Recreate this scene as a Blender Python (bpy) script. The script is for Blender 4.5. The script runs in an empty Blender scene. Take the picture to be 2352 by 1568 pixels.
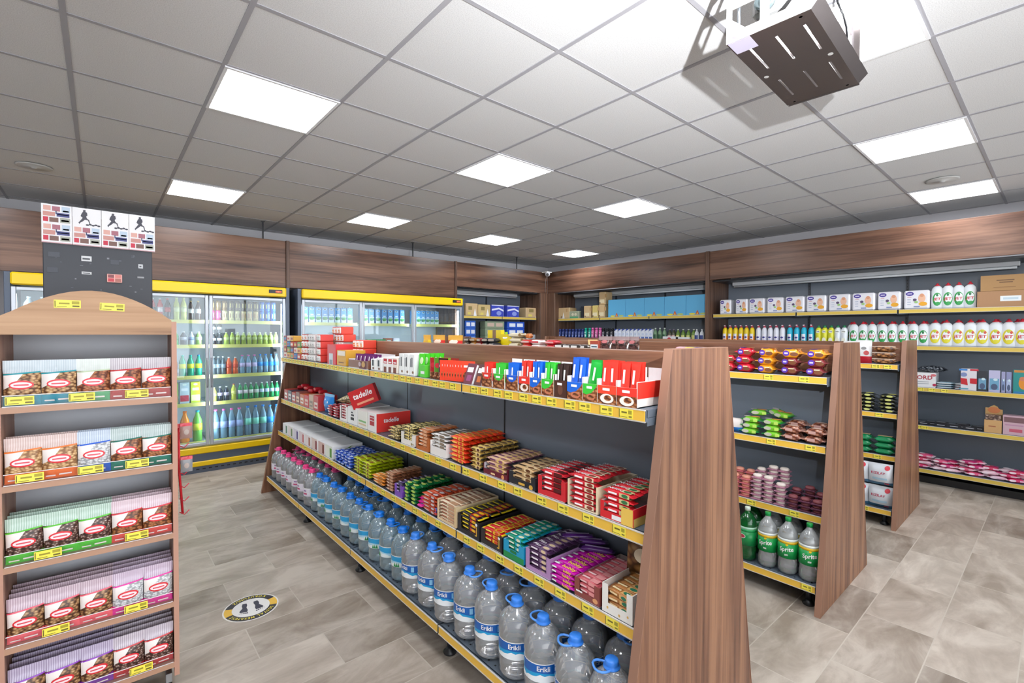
import bpy, math, random
from mathutils import Matrix, Vector
random.seed(7)
SC = bpy.context.scene
LAMP_E = 11.5
FLASH_E = 40.0
WORLD_E = 3.4
EXPO = 0.62
COL = SC.collection
PI = math.pi
ORD = ('first second third fourth fifth sixth seventh eighth ninth tenth eleventh twelfth thirteenth fourteenth fifteenth sixteenth '
       'seventeenth eighteenth nineteenth twentieth twenty-first twenty-second twenty-third twenty-fourth twenty-fifth').split()

# ---------------------------------------------------------------- materials
MC = {}
def lin(h):
    h = h.lstrip('#')
    v = [int(h[i:i+2], 16)/255 for i in (0, 2, 4)]
    return [x/12.92 if x <= .04045 else ((x+.055)/1.055)**2.4 for x in v] + [1]
def newmat(name):
    m = bpy.data.materials.new(name); m.use_nodes = True
    nt = m.node_tree
    return m, nt, nt.nodes['Principled BSDF']
def mt(h, rough=.45, metal=0., emit=0., alpha=1., coat=0.):
    k = (h, rough, metal, emit, alpha, coat)
    if k in MC: return MC[k]
    m, nt, b = newmat('paint_'+h.strip('#'))
    b.inputs['Base Color'].default_value = lin(h)
    b.inputs['Roughness'].default_value = rough
    b.inputs['Metallic'].default_value = metal
    b.inputs['Coat Weight'].default_value = coat
    if emit:
        b.inputs['Emission Color'].default_value = lin(h); b.inputs['Emission Strength'].default_value = emit
    if alpha < 1:
        tr = nt.nodes.new('ShaderNodeBsdfTransparent'); mx = nt.nodes.new('ShaderNodeMixShader')
        mx.inputs[0].default_value = alpha
        nt.links.new(tr.outputs[0], mx.inputs[1]); nt.links.new(b.outputs[0], mx.inputs[2])
        nt.links.new(mx.outputs[0], nt.nodes['Material Output'].inputs[0])
    MC[k] = m
    return m
def N(nt, t, **kw):
    n = nt.nodes.new(t)
    for k, v in kw.items():
        if k.startswith('i_'):
            n.inputs[int(k[2:]) if k[2:].isdigit() else k[2:]].default_value = v
        else: setattr(n, k, v)
    return n
def ramp(nt, src, stops):
    r = nt.nodes.new('ShaderNodeValToRGB'); e = r.color_ramp.elements
    while len(e) < len(stops): e.new(.5)
    for x, (p, h) in zip(e, stops): x.position = p; x.color = lin(h)
    nt.links.new(src, r.inputs[0]); return r
def wood(name, axis, cols, rough=.42, band=1.0):
    """laminate with long grain along AXIS (0 x, 1 y, 2 z)"""
    m, nt, b = newmat(name); L = nt.links.new
    tc = N(nt, 'ShaderNodeTexCoord'); mp = N(nt, 'ShaderNodeMapping')
    s = [14*band]*3; s[axis] = .55
    mp.inputs['Scale'].default_value = s
    L(tc.outputs['Object'], mp.inputs[0])
    n1 = N(nt, 'ShaderNodeTexNoise'); n1.inputs['Scale'].default_value = 1.; n1.inputs['Detail'].default_value = 5
    n1.inputs['Roughness'].default_value = .62; n1.inputs['Distortion'].default_value = .5
    L(mp.outputs[0], n1.inputs['Vector'])
    mp2 = N(nt, 'ShaderNodeMapping'); s = [90*band]*3; s[axis] = 1.6
    mp2.inputs['Scale'].default_value = s
    L(tc.outputs['Object'], mp2.inputs[0])
    n2 = N(nt, 'ShaderNodeTexNoise'); n2.inputs['Scale'].default_value = 1.; n2.inputs['Detail'].default_value = 3
    L(mp2.outputs[0], n2.inputs['Vector'])
    ad = N(nt, 'ShaderNodeMath', operation='MULTIPLY_ADD'); ad.inputs[1].default_value = .28
    L(n2.outputs[0], ad.inputs[0]); L(n1.outputs[0], ad.inputs[2])
    r = ramp(nt, ad.outputs[0], [(.45, cols[0]), (.6, cols[1]), (.78, cols[2])])
    L(r.outputs[0], b.inputs['Base Color']); b.inputs['Roughness'].default_value = rough
    return m
W_FASC = wood('walnut_laminate_along_x', 0, ('#38241a', '#5c4032', '#7c5b48'), .3, .62)
W_FASCY = wood('walnut_laminate_along_y', 1, ('#38241a', '#5c4032', '#7c5b48'), .3, .62)
W_PAN = wood('walnut_laminate_upright', 2, ('#45291c', '#704a36', '#946a4e'), .38, 1.1)
W_EDGE = mt('#96705c', .5)
W_HEAD = wood('walnut_laminate_header', 1, ('#5c3c2b', '#835a45', '#9c7359'), .38, 1.0)
W_POST = wood('walnut_post', 2, ('#3d2a21', '#5c4335', '#775a49'), .38, 1.0)
W_OAK = wood('light_oak_laminate', 0, ('#8a6548', '#a9825f', '#ba9471'), .45, .8)
W_OAKV = wood('light_oak_upright', 2, ('#855a46', '#a67c66', '#b68e78'), .45, .8)

def floor_mat():
    m, nt, b = newmat('stone_look_floor_tiles'); L = nt.links.new
    tc = N(nt, 'ShaderNodeTexCoord'); mp = N(nt, 'ShaderNodeMapping')
    mp.inputs['Location'].default_value = (.33, -.117, 0)
    L(tc.outputs['Object'], mp.inputs[0])
    br = N(nt, 'ShaderNodeTexBrick', offset=.5, offset_frequency=2)
    br.inputs['Scale'].default_value = 1; br.inputs['Brick Width'].default_value = .6; br.inputs['Row Height'].default_value = .3
    br.inputs['Mortar Size'].default_value = .0028; br.inputs['Mortar Smooth'].default_value = .1
    br.inputs['Color1'].default_value = (0, 0, 0, 1); br.inputs['Color2'].default_value = (1, 1, 1, 1); br.inputs['Mortar'].default_value = (.5, .5, .5, 1)
    L(mp.outputs[0], br.inputs['Vector'])
    tone = ramp(nt, br.outputs['Color'], [(.0, '#6f6155'), (.4, '#a39688'), (1., '#c3b8ab')])
    mp3 = N(nt, 'ShaderNodeMapping'); mp3.inputs['Scale'].default_value = (2., 4.2, 1); mp3.inputs['Rotation'].default_value = (0, 0, .5)
    L(tc.outputs['Object'], mp3.inputs[0])
    n1 = N(nt, 'ShaderNodeTexNoise'); n1.inputs['Scale'].default_value = 1.3; n1.inputs['Detail'].default_value = 7; n1.inputs['Roughness'].default_value = .62; n1.inputs['Distortion'].default_value = .6
    # shift the pattern from tile to tile
    vm = N(nt, 'ShaderNodeVectorMath', operation='MULTIPLY_ADD'); vm.inputs[1].default_value = (7, 7, 7)
    L(br.outputs['Color'], vm.inputs[0]); L(mp3.outputs[0], vm.inputs[2]); L(vm.outputs[0], n1.inputs['Vector'])
    r1 = ramp(nt, n1.outputs[0], [(.33, '#7f7265'), (.5, '#b0a599'), (.64, '#d8cfc3')])
    mx = N(nt, 'ShaderNodeMix', data_type='RGBA', blend_type='MIX'); mx.inputs[0].default_value = .5
    L(tone.outputs[0], mx.inputs[6]); L(r1.outputs[0], mx.inputs[7])
    # pale veins
    n2 = N(nt, 'ShaderNodeTexNoise'); n2.inputs['Scale'].default_value = .8; n2.inputs['Detail'].default_value = 4; n2.inputs['Distortion'].default_value = .5
    L(vm.outputs[0], n2.inputs['Vector'])
    r2 = ramp(nt, n2.outputs[0], [(.47, '#000000'), (.5, '#606060'), (.53, '#000000')])
    mv = N(nt, 'ShaderNodeMix', data_type='RGBA', blend_type='MIX')
    L(r2.outputs[0], mv.inputs[0]); L(mx.outputs[2], mv.inputs[6]); mv.inputs[7].default_value = lin('#d8cfc2')
    mm = N(nt, 'ShaderNodeMix', data_type='RGBA', blend_type='MIX')
    L(br.outputs['Fac'], mm.inputs[0]); L(mv.outputs[2], mm.inputs[6]); mm.inputs[7].default_value = lin('#bfb7ab')
    L(mm.outputs[2], b.inputs['Base Color'])
    rr = N(nt, 'ShaderNodeMapRange'); rr.inputs[3].default_value = .28; rr.inputs[4].default_value = .5
    L(n1.outputs[0], rr.inputs[0]); L(rr.outputs[0], b.inputs['Roughness'])
    bp = N(nt, 'ShaderNodeBump'); bp.inputs['Strength'].default_value = .08; bp.inputs['Distance'].default_value = .004
    L(n1.outputs[0], bp.inputs['Height']); L(bp.outputs[0], b.inputs['Normal'])
    return m
def speckle(name, h, h2, scale=220, rough=.85, bump=.15):
    m, nt, b = newmat(name); L = nt.links.new
    tc = N(nt, 'ShaderNodeTexCoord'); n = N(nt, 'ShaderNodeTexNoise'); n.inputs['Scale'].default_value = scale; n.inputs['Detail'].default_value = 2
    L(tc.outputs['Object'], n.inputs['Vector'])
    r = ramp(nt, n.outputs[0], [(.35, h2), (.6, h)]); L(r.outputs[0], b.inputs['Base Color']); b.inputs['Roughness'].default_value = rough
    bp = N(nt, 'ShaderNodeBump'); bp.inputs['Strength'].default_value = bump; bp.inputs['Distance'].default_value = .002
    L(n.outputs[0], bp.inputs['Height']); L(bp.outputs[0], b.inputs['Normal'])
    return m
def nutty(name, hs, scale=90, rough=.35):
    m, nt, b = newmat(name); L = nt.links.new
    tc = N(nt, 'ShaderNodeTexCoord'); mp = N(nt, 'ShaderNodeMapping'); mp.inputs['Scale'].default_value = (1, 1, 1.5); mp.inputs['Rotation'].default_value = (0, .5, 0)
    L(tc.outputs['Object'], mp.inputs[0])
    v = N(nt, 'ShaderNodeTexVoronoi'); v.inputs['Scale'].default_value = scale; L(mp.outputs[0], v.inputs['Vector'])
    r = ramp(nt, v.outputs['Distance'], [(.0, hs[0]), (.42, hs[1]), (.68, hs[2])])
    L(r.outputs[0], b.inputs['Base Color']); b.inputs['Roughness'].default_value = rough
    return m
def stripey(name, h1, h2, scale=300, rough=.3):
    """fine upright stripes printed on clear film"""
    m, nt, b = newmat(name); L = nt.links.new
    tc = N(nt, 'ShaderNodeTexCoord'); w = N(nt, 'ShaderNodeTexWave', wave_type='BANDS', bands_direction='X'); w.inputs['Scale'].default_value = scale/6.28
    L(tc.outputs['Object'], w.inputs['Vector']); r = ramp(nt, w.outputs[0], [(.15, h1), (1., h2)])
    # the film is hazy: draw the two printed tones closer together, toward a pale grey
    c1, c2 = lin(h1), lin(h2); grey = lin('#c8c8cc'); e = r.color_ramp.elements
    e[0].color = [x*.7+y*.3 for x, y in zip(c1, c2)]; e[1].color = [x*.65+y*.35 for x, y in zip(c2, grey)]
    L(r.outputs[0], b.inputs['Base Color']); b.inputs['Roughness'].default_value = rough
    return m
def clear(name, tint, body, k_body=.12, ior=1.33, rough=.03, k_refr=.3, gl=1.):
    """clear plastic: partly seen straight through, partly refracting, a little milky"""
    m, nt, b = newmat(name); L = nt.links.new
    tr = N(nt, 'ShaderNodeBsdfTransparent'); tr.inputs[0].default_value = lin(tint)
    rf = N(nt, 'ShaderNodeBsdfRefraction'); rf.inputs['IOR'].default_value = ior; rf.inputs['Roughness'].default_value = rough; rf.inputs[0].default_value = lin(tint)
    df = N(nt, 'ShaderNodeBsdfDiffuse'); df.inputs[0].default_value = lin(body)
    gs = N(nt, 'ShaderNodeBsdfGlossy'); gs.inputs['Roughness'].default_value = rough+.02; gs.inputs[0].default_value = (1, 1, 1, 1)
    a = N(nt, 'ShaderNodeMixShader'); a.inputs[0].default_value = k_refr; L(tr.outputs[0], a.inputs[1]); L(rf.outputs[0], a.inputs[2])
    c = N(nt, 'ShaderNodeMixShader'); c.inputs[0].default_value = k_body; L(a.outputs[0], c.inputs[1]); L(df.outputs[0], c.inputs[2])
    fr = N(nt, 'ShaderNodeFresnel'); fr.inputs[0].default_value = 1.5
    mu = N(nt, 'ShaderNodeMath', operation='MULTIPLY'); mu.inputs[1].default_value = gl; L(fr.outputs[0], mu.inputs[0])
    d = N(nt, 'ShaderNodeMixShader'); L(mu.outputs[0], d.inputs[0]); L(c.outputs[0], d.inputs[1]); L(gs.outputs[0], d.inputs[2])
    L(d.outputs[0], nt.nodes['Material Output'].inputs[0])
    return m
FLOOR = floor_mat()
TILE = speckle('mineral_fibre_ceiling_tile', '#d6d6d6', '#c6c6c6')
TBAR = mt('#9f9ea3', .6)  # white grid bars greyed, the shade of their gaps put into the colour
WALLP = mt('#cfced2', .8)
SLATE = mt('#727b87', .3)
SLATE_D = mt('#3a3f47', .4)
SHELFM = mt('#66727f', .38, .25)
YEL = mt('#eebf48', .4); YELT = mt('#f6e552', .4); INK = mt('#756b28', .5); WHT = mt('#f2f2f2', .4); BLK = mt('#16171a', .4)
BLKG = mt('#24262b', .35); REDM = mt('#cf1f2c', .35); STEEL = mt('#b8bcc2', .28, .9); ALU = mt('#b9bec6', .35, .6)
CARD = mt('#b08a66', .7); GREYP = mt('#8f9299', .5)

# ---------------------------------------------------------------- mesh builder
class MB:
    def __init__(s): s.v = []; s.f = []; s.m = []; s.sm = []; s.mats = []
    def mi(s, m):
        if m not in s.mats: s.mats.append(m)
        return s.mats.index(m)
    def add(s, vs, fs, m, smooth=False):
        o = len(s.v); s.v.extend(tuple(x) for x in vs); k = s.mi(m)
        for f in fs: s.f.append(tuple(i+o for i in f)); s.m.append(k); s.sm.append(smooth)
    def box(s, x0, x1, y0, y1, z0, z1, m, b=0):
        if b:
            b = min(b, (x1-x0)/2.01, (y1-y0)/2.01, (z1-z0)/2.01)
            vs = []; idx = {}
            for cx, sx in ((x0, 1), (x1, -1)):
                for cy, sy in ((y0, 1), (y1, -1)):
                    for cz, sz in ((z0, 1), (z1, -1)):
                        for a in range(3):
                            p = [cx, cy, cz]
                            for j, q in enumerate((sx, sy, sz)):
                                if j != a: p[j] += q*b
                            idx[(sx, sy, sz, a)] = len(vs); vs.append(p)
            # vertex (.., a) lies on the face plane of axis a
            fs = []
            for a in range(3):
                o1, o2 = [j for j in range(3) if j != a]
                for sg in (1, -1):
                    q = []
                    for u, w in ((1, 1), (1, -1), (-1, -1), (-1, 1)):
                        k = [0, 0, 0]; k[a] = sg; k[o1] = u; k[o2] = w; q.append(idx[tuple(k)+(a,)])
                    flip = (sg == 1) == (a != 1)
                    fs.append(q if flip else q[::-1])
            for a in range(3):       # edges running along axis a
                o1, o2 = [j for j in range(3) if j != a]
                for u in (1, -1):
                    for w in (1, -1):
                        def K(sa, ax):
                            k = [0, 0, 0]; k[a] = sa; k[o1] = u; k[o2] = w; return idx[tuple(k)+(ax,)]
                        q = [K(1, o1), K(-1, o1), K(-1, o2), K(1, o2)]
                        fs.append(q)
            for u in (1, -1):
                for w in (1, -1):
                    for t in (1, -1): fs.append([idx[(u, w, t, 0)], idx[(u, w, t, 1)], idx[(u, w, t, 2)]])
            s.add(vs, fs, m)
        else:
            vs = [(x, y, z) for x in (x0, x1) for y in (y0, y1) for z in (z0, z1)]
            s.add(vs, [(0, 1, 3, 2), (4, 6, 7, 5), (0, 4, 5, 1), (2, 3, 7, 6), (0, 2, 6, 4), (1, 5, 7, 3)], m)
    def prism(s, poly, a0, a1, m, axis='y'):
        """extrude a 2-D polygon; axis y: poly in x,z; axis x: poly in y,z; axis z: poly in x,y"""
        n = len(poly)
        def P(p, a): return (p[0], a, p[1]) if axis == 'y' else (a, p[0], p[1]) if axis == 'x' else (p[0], p[1], a)
        vs = [P(p, a0) for p in poly] + [P(p, a1) for p in poly]
        fs = [tuple(range(n)), tuple(range(2*n-1, n-1, -1))] + [(i, i+n, (i+1) % n+n, (i+1) % n) for i in range(n)]
        s.add(vs, fs, m)
    def lathe(s, prof, m, seg=20, cx=0, cy=0, mz=None):
        """prof: list of (r,z) bottom to top; mz optional function(z mid)->material"""
        vs = []
        for r, z in prof:
            for i in range(seg):
                a = 2*PI*i/seg; vs.append((cx+r*math.cos(a), cy+r*math.sin(a), z))
        o = len(s.v); s.v.extend(vs)
        for j in range(len(prof)-1):
            mm = s.mi(mz((prof[j][1]+prof[j+1][1])/2) if mz else m)
            for i in range(seg):
                a, b = o+j*seg+i, o+j*seg+(i+1) % seg
                s.f.append((a, b, b+seg, a+seg)); s.m.append(mm); s.sm.append(True)
        for j, rev in ((0, True), (len(prof)-1, False)):
            if prof[j][0] > 1e-5:
                q = [o+j*seg+i for i in range(seg)]
                s.f.append(tuple(q[::-1] if rev else q)); s.m.append(s.mi(mz(prof[j][1]) if mz else m)); s.sm.append(False)
    def tube(s, pts, r, m, seg=6, closed=False):
        pts = [Vector(p) for p in pts]; n = len(pts); rings = []
        o = len(s.v)
        for i, p in enumerate(pts):
            a = pts[(i-1) % n] if closed or i > 0 else p; b = pts[(i+1) % n] if closed or i < n-1 else p
            t = (b-a).normalized(); up = Vector((0, 0, 1)) if abs(t.z) < .9 else Vector((1, 0, 0))
            x = t.cross(up).normalized(); y = x.cross(t)
            for k in range(seg):
                q = p + (x*math.cos(2*PI*k/seg) + y*math.sin(2*PI*k/seg))*r; s.v.append(tuple(q))
        mi = s.mi(m)
        for i in range(n if closed else n-1):
            j = (i+1) % n
            for k in range(seg):
                s.f.append((o+i*seg+k, o+i*seg+(k+1) % seg, o+j*seg+(k+1) % seg, o+j*seg+k)); s.m.append(mi); s.sm.append(True)
        if not closed:
            for i, rev in ((0, 0), (n-1, 1)):
                q = [o+i*seg+k for k in range(seg)]; s.f.append(tuple(q[::-1] if not rev else q)); s.m.append(mi); s.sm.append(False)
    def patch(s, fn, u0, u1, v0, v1, nu, nv, m, smooth=True):
        vs = [fn(u0+(u1-u0)*i/nu, v0+(v1-v0)*j/nv) for j in range(nv+1) for i in range(nu+1)]
        fs = [(j*(nu+1)+i, j*(nu+1)+i+1, (j+1)*(nu+1)+i+1, (j+1)*(nu+1)+i) for j in range(nv) for i in range(nu)]
        s.add(vs, fs, m, smooth)
    def ell(s, fn, uc, vc, ru, rv, m, n=18):
        vs = [fn(uc, vc)] + [fn(uc+ru*.55*math.cos(2*PI*i/n), vc+rv*.55*math.sin(2*PI*i/n)) for i in range(n)] + [fn(uc+ru*math.cos(2*PI*i/n), vc+rv*math.sin(2*PI*i/n)) for i in range(n)]
        fs = [(0, 1+i, 1+(i+1) % n) for i in range(n)] + [(1+i, 1+n+i, 1+n+(i+1) % n, 1+(i+1) % n) for i in range(n)]
        s.add(vs, fs, m, True)
    def poly(s, fn, pts, m): s.add([fn(u, v) for u, v in pts], [tuple(range(len(pts)))], m)
    def text(s, fn, t, uc, vc, size, m, rot=0, shear=0, wf=1.):
        """letters mapped through FN; size = cap height in FN units (u and v share units)"""
        vs, fs, w = glyphs(t)
        c, q = math.cos(rot), math.sin(rot)
        out = []
        for x, y in vs:
            X, Y = (x-w/2)*size*wf + shear*y*size, (y-.5)*size
            out.append(fn(uc+X*c-Y*q, vc+X*q+Y*c))
        s.add(out, fs, m)
    def mesh(s, name):
        me = bpy.data.meshes.new(name); me.from_pydata(s.v, [], s.f); me.update()
        for m in s.mats: me.materials.append(m)
        me.polygons.foreach_set('material_index', s.m); me.polygons.foreach_set('use_smooth', s.sm)
        return me
    def merge(s, o, M=None):
        b = len(s.v); s.v.extend([tuple(M @ Vector(v)) for v in o.v] if M else o.v)
        for f, k, q in zip(o.f, o.m, o.sm): s.f.append(tuple(i+b for i in f)); s.m.append(s.mi(o.mats[k])); s.sm.append(q)
GL = {}
def glyphs(t):
    if t not in GL:
        cu = bpy.data.curves.new('lettering', 'FONT'); cu.body = t; cu.resolution_u = 2; cu.offset = .02; cu.fill_mode = 'FRONT'
        ob = bpy.data.objects.new('lettering', cu); me = bpy.data.meshes.new_from_object(ob)
        vs = [(v.co.x/.72, v.co.y/.72) for v in me.vertices]; fs = [tuple(p.vertices) for p in me.polygons]
        w = (max(v[0] for v in vs)) if vs else 1
        bpy.data.objects.remove(ob); bpy.data.curves.remove(cu); bpy.data.meshes.remove(me)
        GL[t] = (vs, fs, w)
    return GL[t]

# ---------------------------------------------------------------- objects
def obj(name, mb, parent=None, loc=None, **props):
    me = mb.mesh(name) if isinstance(mb, MB) else mb
    o = bpy.data.objects.new(name, me); COL.objects.link(o)
    if parent: o.parent = parent
    if loc: o.location = loc
    for k, v in props.items():
        if v: o[k] = v
    return o
def empty(name, loc=(0, 0, 0), rz=0, **props):
    o = bpy.data.objects.new(name, None); COL.objects.link(o); o.location = loc; o.rotation_euler = (0, 0, rz); o.empty_display_size = .05
    for k, v in props.items():
        if v: o[k] = v
    return o
def struct(name, mb):
    return obj(name, mb, kind='structure')
class Proto:
    """one kind of thing: root mesh (or None) and parts; put() links copies"""
    def __init__(s, name, cat, root=None, parts=()):
        s.name, s.cat = name, cat
        s.root = root.mesh(name) if root else None
        s.parts = []
        for p in parts:
            s.parts.append((p[0], p[1].mesh(p[0]), [(q[0], q[1].mesh(q[0])) for q in (p[2] if len(p) > 2 else ())]))
def place(P, M, label, group=None):
    r = bpy.data.objects.new(P.name, P.root); COL.objects.link(r); r.matrix_world = M
    r['label'] = label; r['category'] = P.cat
    if group: r['group'] = group
    for n, me, sub in P.parts:
        c = bpy.data.objects.new(n, me); COL.objects.link(c); c.parent = r
        for n2, me2 in sub:
            d = bpy.data.objects.new(n2, me2); COL.objects.link(d); d.parent = c
    return r
def T(x, y, z): return Matrix.Translation((x, y, z))
def RZ(a): return Matrix.Rotation(a, 4, 'Z')
def RX(a): return Matrix.Rotation(a, 4, 'X')
def RY(a): return Matrix.Rotation(a, 4, 'Y')
def put(P, fr, s, d, z, label, group=None, rz=0, tilt=0, roll=0):
    """fr = ('X', front plane x): front looks toward -x, s runs along y; fr = ('Y', front plane y): front looks toward -y, s runs along x"""
    if fr[0] == 'X': M = T(fr[1]+d, s, z) @ RZ(-PI/2+rz)
    else: M = T(s, fr[1]+d, z) @ RZ(rz)
    if tilt: M = M @ RX(tilt)
    if roll: M = M @ RY(roll)
    return place(P, M, label, group)
def row(P, fr, s0, ds, n, d, z, desc, anchor, group=None, jit=0., k0=0, **kw):
    for i in range(n):
        put(P, fr, s0+ds*i, d + random.uniform(-jit, jit), z, '%s, %s from %s' % (desc, ORD[i+k0], anchor), group, rz=random.uniform(-jit, jit)*4, **kw)

# ================================================================ the room
CEIL = 2.941; WX = 7.15; WY = 7.15; X0, Y0 = -3.4, -2.6
b = MB(); b.box(X0, WX+.1, Y0, WY+.1, -.08, 0, FLOOR); struct('floor', b)
b = MB(); b.box(X0, WX+.1, Y0, WY+.1, CEIL, CEIL+.06, TILE)
gx, gy = -.1079, 2.8214
i = -5
while gx+.6*i < WX:
    b.box(gx+.6*i-.011, gx+.6*i+.011, Y0, WY, CEIL-.004, CEIL+.001, TBAR); i += 1
j = -9
while gy+.6*j < WY:
    b.box(X0, WX, gy+.6*j-.0105, gy+.6*j+.0105, CEIL-.0035, CEIL+.001, TBAR); j += 1
struct('ceiling', b)
b = MB(); b.box(X0, WX+.1, WY, WY+.1, 0, CEIL, WALLP); struct('wall_back', b)
b = MB(); b.box(WX, WX+.1, Y0, WY, 0, CEIL, WALLP); struct('wall_right', b)
b = MB(); b.box(X0-.1, X0, Y0, WY+.1, 0, CEIL, WALLP); struct('wall_left', b)
# shop front behind the photographer: low wall, glazing bars and glass
b = MB(); b.box(X0, WX, Y0-.1, Y0, 0, .35, WALLP); b.box(X0, WX, Y0-.1, Y0, 2.6, CEIL, WALLP); struct('wall_front', b)
b = MB()
for k in range(9): b.box(X0+1.3*k, X0+1.3*k+.06, Y0-.07, Y0-.02, .35, 2.6, ALU)
b.box(X0, WX, Y0-.048, Y0-.042, .35, 2.6, clear('shop_window_glass', '#ffffff', '#ffffff', .0, 1.45, 0, 0., .6)); struct('window_1', b)

# fascia boards
def trim(n, args, m=None):
    b = MB()
    for a in args: b.box(*a)
    struct('trim_%d' % n, b)
FT, FB, FBF = 2.72, 2.325, 2.135
trim(1, [(-.70, 1.785, 6.45, 6.47, FBF, FT, W_FASC, .003)])
trim(2, [(1.825, 4.335, 6.45, 6.47, FBF, FT, W_FASC, .003)])
trim(3, [(4.375, 6.45, 6.45, 6.47, FB, FT, W_FASC, .003)])
trim(4, [(1.785, 1.825, 6.43, 6.50, FBF-.01, FT+.005, W_POST, .002)])
trim(5, [(4.335, 4.375, 6.43, 7.1, 1.0, FT+.005, W_POST, .002)])
trim(6, [(-.74, -.70, 6.43, 6.50, FBF, FT+.005, W_POST, .002)])
trim(7, [(-3.3, -.74, 6.45, 6.47, FBF, FT, W_FASC, .003)])
trim(8, [(6.45, 6.47, 3.31, 6.45, FB, FT, W_FASCY, .003)])
trim(9, [(6.45, 6.47, -2.5, 3.26, FB, FT, W_FASCY, .003)])
trim(10, [(6.43, 7.1, 3.26, 3.31, 0, FT+.005, W_POST, .002)])
trim(11, [(6.27, 6.47, 6.45, 6.47, 0, FB, W_POST, .002), (6.27, 6.29, 6.47, 7.1, 0, FB, W_POST, .002)])
trim(12, [(6.45, 6.47, 6.27, 6.45, 0, FB, W_POST, .002), (6.47, 7.1, 6.27, 6.29, 0, FB, W_POST, .002)])

# ---------------------------------------------------------------- lamps in the ceiling grid
LAMPS = [(1, 0, 'large lit ceiling panel nearest above the striped nut rack'), (1, 4, 'lit ceiling panel above the fridge with the three juice rows'),
         (4, 0, 'lit ceiling panel above the middle of the first gondola'), (4, 4, 'lit ceiling panel above the milk fridge near its first door'),
         (7, 0, 'lit ceiling panel over the middle of the second aisle'), (7, 4, 'lit ceiling panel above the right end of the milk fridge'),
         (10, 4, 'smallest lit ceiling panel, closest to the corner camera'), (4, -4, 'largest lit ceiling panel beside the steel projector cage'),
         (7, -4, 'lit ceiling panel between the projector cage and the detergent wall'), (10, -4, 'lit ceiling panel with a grey streak closest to the detergent wall'),
         (1, -4, 'lit ceiling panel above the photographer'), (-2, 0, 'lit ceiling panel to the left of the nut rack'), (-2, 4, 'lit ceiling panel above the far end of the first fridge'), (-2, -4, 'lit ceiling panel behind the photographer')]
EM = mt('#f6f9ff', .5, 0, LAMP_E)
fr = MB()
for a in ((-.297, .297, -.297, -.281), (-.297, .297, .281, .297), (-.297, -.281, -.281, .281), (.281, .297, -.281, .281)): fr.box(*a, -.007, 0, mt('#e4e4e6', .4))
df = MB(); df.box(-.281, .281, -.281, .281, -.004, -.001, EM)
P_LAMP = Proto('ceiling_light', 'light', None, [('frame', fr), ('diffuser', df)])
for i, j, lab in LAMPS:
    place(P_LAMP, T(gx+.6*i+.3, gy+.6*j+.3, CEIL-.004), lab, 'square ceiling lights')
sp = MB(); sp.lathe([(.115, -.001), (.115, -.006), (.10, -.010), (.02, -.012), (.018, -.02), (0, -.02)], mt('#bdbdbb', .6), 28)
P_SPK = Proto('ceiling_speaker', 'speaker', sp)
place(P_SPK, T(-.40, 5.59, CEIL-.004), 'flat round ceiling speaker above the fridge beside the poster cabinet', 'round ceiling speakers')
place(P_SPK, T(5.62, .73, CEIL-.004), 'flat round ceiling speaker between two lamps near the detergent wall', 'round ceiling speakers')
# corner camera
r = empty('security_camera', (6.33, 6.33, 2.70), 0, label='small white dome security camera in the corner of the wooden fascia', category='camera')
b = MB(); b.box(-.03, .10, -.02, .13, .0, .02, WHT, .005); b.tube([(.02, .02, .01), (.0, .0, -.01)], .02, WHT, 10); obj('bracket', b, r)
b = MB(); b.lathe([(.0, -.075), (.03, -.068), (.047, -.045), (.05, -.02), (.04, 0), (0, .004)], mt('#c9cace', .35), 18); o = obj('housing', b, r)
b = MB(); b.lathe([(0, -.02), (.018, -.02), (.024, .0), (.02, .012)], BLK, 14); o2 = obj('lens', b, o); o2.location = (-.033, -.033, -.04); o2.rotation_euler = (PI*.5, 0, -PI/4)
b = MB(); b.tube([(6.345, 6.35, 2.64), (6.37, 6.42, 2.58), (6.37, 6.43, 2.34)], .004, mt('#8c8c8c'), 5); obj('camera_cable', b, label='thin grey cable running down from the corner camera', category='cable')
for x, lab in ((1.53, 'short dark hanger strap above the first fridge fascia'), (3.6, 'short dark hanger strap above the milk fridge fascia'), (5.7, 'short dark hanger strap left of the corner camera')):
    b = MB(); b.box(x-.008, x+.008, 6.475, 6.49, FT-.02, 2.93, BLKG); b.box(x-.02, x+.02, 6.47, 6.495, 2.93, CEIL-.005, BLKG); obj('hanger_strap', b, label=lab, category='strap', group='hanger straps of the fascia')

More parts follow.
